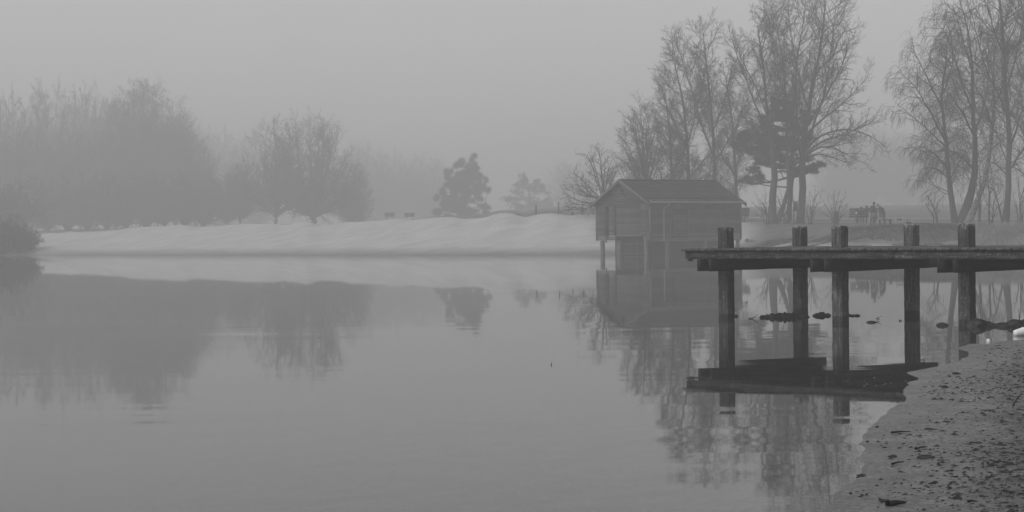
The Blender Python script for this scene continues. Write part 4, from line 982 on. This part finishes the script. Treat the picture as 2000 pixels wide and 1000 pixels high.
tag(obj('beach_litter', mesh('beach_litter', V, Fq), M['litter']), 'scattered dark plant litter strewn over the wet sand', 'litter', kind='stuff')
# foam flecks floating in the dark reflection of the deck
n_ = 14; V = []; Fq = []
for k in range(n_):
    px, py = rng.uniform(1640, 1780), rng.uniform(738, 768); p = G(px, py); r_ = rng.uniform(.003, .007); s0 = len(V)
    for q in range(7): V.append((p[0] + r_ * math.cos(q * .9) * rng.uniform(.8, 2.2), p[1] + r_ * math.sin(q * .9), .004))
    V.append((p[0], p[1], .006)); Fq += [(s0 + q, s0 + (q + 1) % 7, s0 + 7) for q in range(7)]
tag(obj('foam_flecks', mesh('foam_flecks', np.array(V), np.array(Fq)), M['white']), 'pale foam flecks floating beside the waterline under the jetty', 'foam', kind='stuff')

# ------------------------------------------------------------------ people, benches, boards on the far bank
def figure(name, label, loc, rz, J, E, R, mats, head, hr=.11):
    """continuous skinned body from joints J, edges E, radii R"""
    root = empty(name, loc, rz); tag(root, label, 'person')
    me = bpy.data.meshes.new('body'); me.from_pydata(J, E, []); o_ = obj('body', me, M[mats[0]], root)
    sk = o_.modifiers.new('skin', 'SKIN'); sk.use_smooth_shade = True
    for i, v in enumerate(me.skin_vertices[0].data): v.radius = (R[i], R[i] * .85); v.use_root = (i == 0)
    sub = o_.modifiers.new('sub', 'SUBSURF'); sub.levels = sub.render_levels = 1
    import bmesh
    def ball(n2, c, s, m, par=None):
        bm = bmesh.new(); bmesh.ops.create_icosphere(bm, subdivisions=3, radius=1)
        for v in bm.verts: v.co = (v.co.x * s[0], v.co.y * s[1], v.co.z * s[2])
        mm = bpy.data.meshes.new(n2); bm.to_mesh(mm); bm.free(); return obj(n2, mm, M[m], par or root, c)
    h = ball('head', head, (hr * .8, hr * .95, hr * 1.15), 'skin'); ball('nose', (0, hr * .95, -.01), (.018, .03, .025), 'skin', h)
    ball('hair', (0, -.02, hr * .28), (hr * .9, hr * .98, hr * .98), 'hair', h)
    for s in (-1, 1): ball('ear', (s * hr * .82, 0, 0), (.015, .03, .035), 'skin', h)
    return root, ball
# standing man reading the board; local +y is where he faces
J = [(0, 0, .95), (0, .03, 1.2), (0, .07, 1.42), (0, .12, 1.52), (.19, .06, 1.42), (.25, .08, 1.15), (.20, .30, 1.05), (.17, .38, 1.08), (-.19, .06, 1.42), (-.25, .10, 1.16), (-.16, .32, 1.12), (-.12, .39, 1.16),
     (.10, 0, .88), (.12, .04, .50), (.13, -.02, .09), (.13, .14, .05), (-.10, 0, .88), (-.12, .0, .50), (-.15, -.10, .09), (-.15, .06, .05)]
E = [(0, 1), (1, 2), (2, 3), (2, 4), (4, 5), (5, 6), (6, 7), (2, 8), (8, 9), (9, 10), (10, 11), (0, 12), (12, 13), (13, 14), (14, 15), (0, 16), (16, 17), (17, 18), (18, 19)]
R = [.17, .17, .17, .07, .08, .06, .05, .035, .08, .06, .05, .035, .10, .075, .055, .045, .10, .075, .055, .045]
pm = W(1704, 437, 133); pm[2] = gz1(pm[0], pm[1])
rt, ball = figure('person', 'standing person in a dark jacket looking down behind the pale board', tuple(pm), math.radians(-65), J, E, R, ['jacket'], (0, .17, 1.63))
ball('hand', (.165, .42, 1.10), (.035, .05, .045), 'skin'); ball('hand', (-.11, .43, 1.18), (.035, .05, .045), 'skin')
# seated figures seen over the bench back
J2 = [(0, 0, .55), (0, -.03, .8), (0, 0, 1.0), (0, .03, 1.12), (.18, 0, .98), (.24, .08, .75), (.16, .28, .68), (-.18, 0, .98), (-.24, .08, .75), (-.16, .28, .68), (.1, .05, .52), (.12, .45, .52), (.12, .48, .08), (.12, .6, .05),
      (-.1, .05, .52), (-.12, .45, .52), (-.12, .48, .08), (-.12, .6, .05)]
E2 = [(0, 1), (1, 2), (2, 3), (2, 4), (4, 5), (5, 6), (2, 7), (7, 8), (8, 9), (0, 10), (10, 11), (11, 12), (12, 13), (0, 14), (14, 15), (15, 16), (16, 17)]
R2 = [.16, .16, .15, .06, .08, .06, .045, .08, .06, .045, .09, .07, .05, .04, .09, .07, .05, .04]
def bench(label, px, d, w, rz, back=.62, group=None):
    l = at(px, d); l = (l[0], l[1], l[2] + .1); e = empty('bench', l, rz); tag(e, label, 'bench', group)
    for k in range(4): box('seat_slat', (-w / 2, w / 2, -.02 + k * .13, .09 + k * .13, .44, .475), M['beam'], e)
    for k in range(5):
        z0 = .52 + k * back / 5; box('back_slat', (-w / 2, w / 2, -.10 - .03 * k, -.07 - .03 * k, z0, z0 + back / 5 - .03), M['beam'], e)
    for s in (-1, 1):
        x0 = s * w * .28
        for q in (((x0, -.26, .52 + back), (x0, .0, .44), (x0, .12, .0)), ((x0, .42, .44), (x0, .25, .2), (x0, .18, 0))):
            V, Fc = curve_tube(q, .035, 6); obj('leg', mesh('leg', V, Fc), M['iron'], e)
    return e
bench('slatted bench on the bank, left one of the two seen from behind near the pine', 762, 262, 1.5, 0.05, .55)
bench('slatted bench on the bank, right one of the two seen from behind near the pine', 801, 260, 1.5, 0.05, .55)
bench('slatted bench half hidden by the right end of the boathouse', 1447, 150, 1.6, .5, .75)
bs = bench('wide dark bench with two people sitting on it, left of the standing person', 1693, 150, 2.9, 0.03, .75)
for px, lab, s in ((1683, 'seated person whose head shows over the left half of the wide bench', 1.0), (1694, 'seated person in the middle of the wide bench, slightly taller', 1.07)):
    l = at(px, 150.15); rt, ball = figure('person', lab, (l[0], l[1], l[2] + .08), math.radians(8), J2, E2, R2, ['jacket'], (0, .05, 1.26)); rt.scale = (s,) * 3
    for s2 in (-1, 1): ball('hand', (s2 * .15, .34, .67), (.035, .05, .03), 'skin')
bp = at(1673, 149.6); blob('white_bag', 'small white bag hanging on the back of the wide bench', 'bag', (bp[0], bp[1] , bp[2] + .95), (.09, .05, .09), 12, 'white', rough=.5)
# third person bending by the low table
l = at(1728, 137); rt, ball = figure('person', 'person in mottled clothes leaning forward right of the pale board', (l[0], l[1], l[2] + .08), math.radians(80), [(a, b_ + (c - .9) * .45 if c > .9 else b_, c * .93) for a, b_, c in J], E, R, ['trousers'], (0, .52, 1.45))
ball('hand', (.165, .50, 1.0), (.035, .05, .045), 'skin'); ball('hand', (-.11, .52, 1.06), (.035, .05, .045), 'skin')
# pale board on two posts
def post_set(name, label, cat, px0, px1, d, ztop0, ztop1, panels, w=.09, m='paleboard'):
    l = at(px0, d); e = empty(name, (l[0], l[1], l[2] + .05)); tag(e, label, cat); L_ = (px1 - px0) / F * d
    box('post', (-w / 2, w / 2, -w / 2, w / 2, -.2, ztop0), M[m], e); box('post', (L_ - w / 2, L_ + w / 2, -w / 2, w / 2, -.2, ztop1), M[m], e)
    for (z0, z1, mm) in panels: box('panel', (w / 2 + .003, L_ - w / 2 - .003, -.02, .02, z0, z1), M[mm], e)
    return e
post_set('notice_board', 'pale two-post notice board that the standing person looks at', 'sign', 1699, 1716, 130, 1.13, 1.13, ((.62, 1.05, 'concrete'),))
post_set('low_rail', 'low pale two-post rail frame, left one of two', 'rail', 1751, 1764, 131, .62, .66, ((.38, .5, 'darkin'), (.05, .12, 'darkin')))
post_set('low_rail', 'low pale two-post rail frame, right one of two', 'rail', 1769, 1782, 131, .42, .42, ((.38, .42, 'concrete'), (.05, .25, 'darkin')))
post_set('sign_board', 'dark box-like sign board on two posts against the tallest trunk', 'sign', 1551, 1558, 146, 2.0, 1.95, ((1.1, 1.9, 'bark'),), .08, 'bark')
l = at(1729, 134); e = empty('picnic_table', (l[0], l[1], l[2] + .08)); tag(e, 'low dark picnic table right of the pale notice board', 'table')
for k in range(3): box('table_board', (-.5, .5, -.3 + k * .2, -.12 + k * .2, .40, .44), M['beam'], e)
for s in (-1, 1): box('leg', (s * .4 - .04, s * .4 + .04, -.25, .25, -.1, .39), M['beam'], e)
l = at(1634, 140); o_ = rough_box('bollard', (-.16, .16, -.16, .16, -.2, 1.15), M['bark'], None, 3, 3, 6, .004, .03, 77); o_.location = l; tag(o_, 'thick dark square bollard standing inside the fan-shaped shrub', 'bollard')
# posts of a fence above the dunes
for i, (px, py, hh, lab) in enumerate(((1048, 409, .45, 'short post on the dune skyline, leftmost of three'), (1092, 411, .75, 'tallest post on the dune skyline, middle of three'), (1139, 406, .4, 'short post on the dune skyline nearest the boathouse'))):
    l = at(px, 168); V, Fc = curve_tube([(0, 0, -.2), (0, 0, topz(px, py, 168) - l[2] + hh)], [.06, .06], 6); o_ = obj('fence_post', mesh('fence_post', V, Fc), M['bark'], None, l); tag(o_, lab, 'post', 'posts on the dune skyline')
l = at(1118, 154); V, Fc = curve_tube([(0, 0, -.2), (0, 0, .55)], [.05, .07], 6); o_ = obj('marker_post', mesh('marker_post', V, Fc), M['bark'], None, l); tag(o_, 'tiny marker post in a dip of the dune left of the boathouse', 'post')
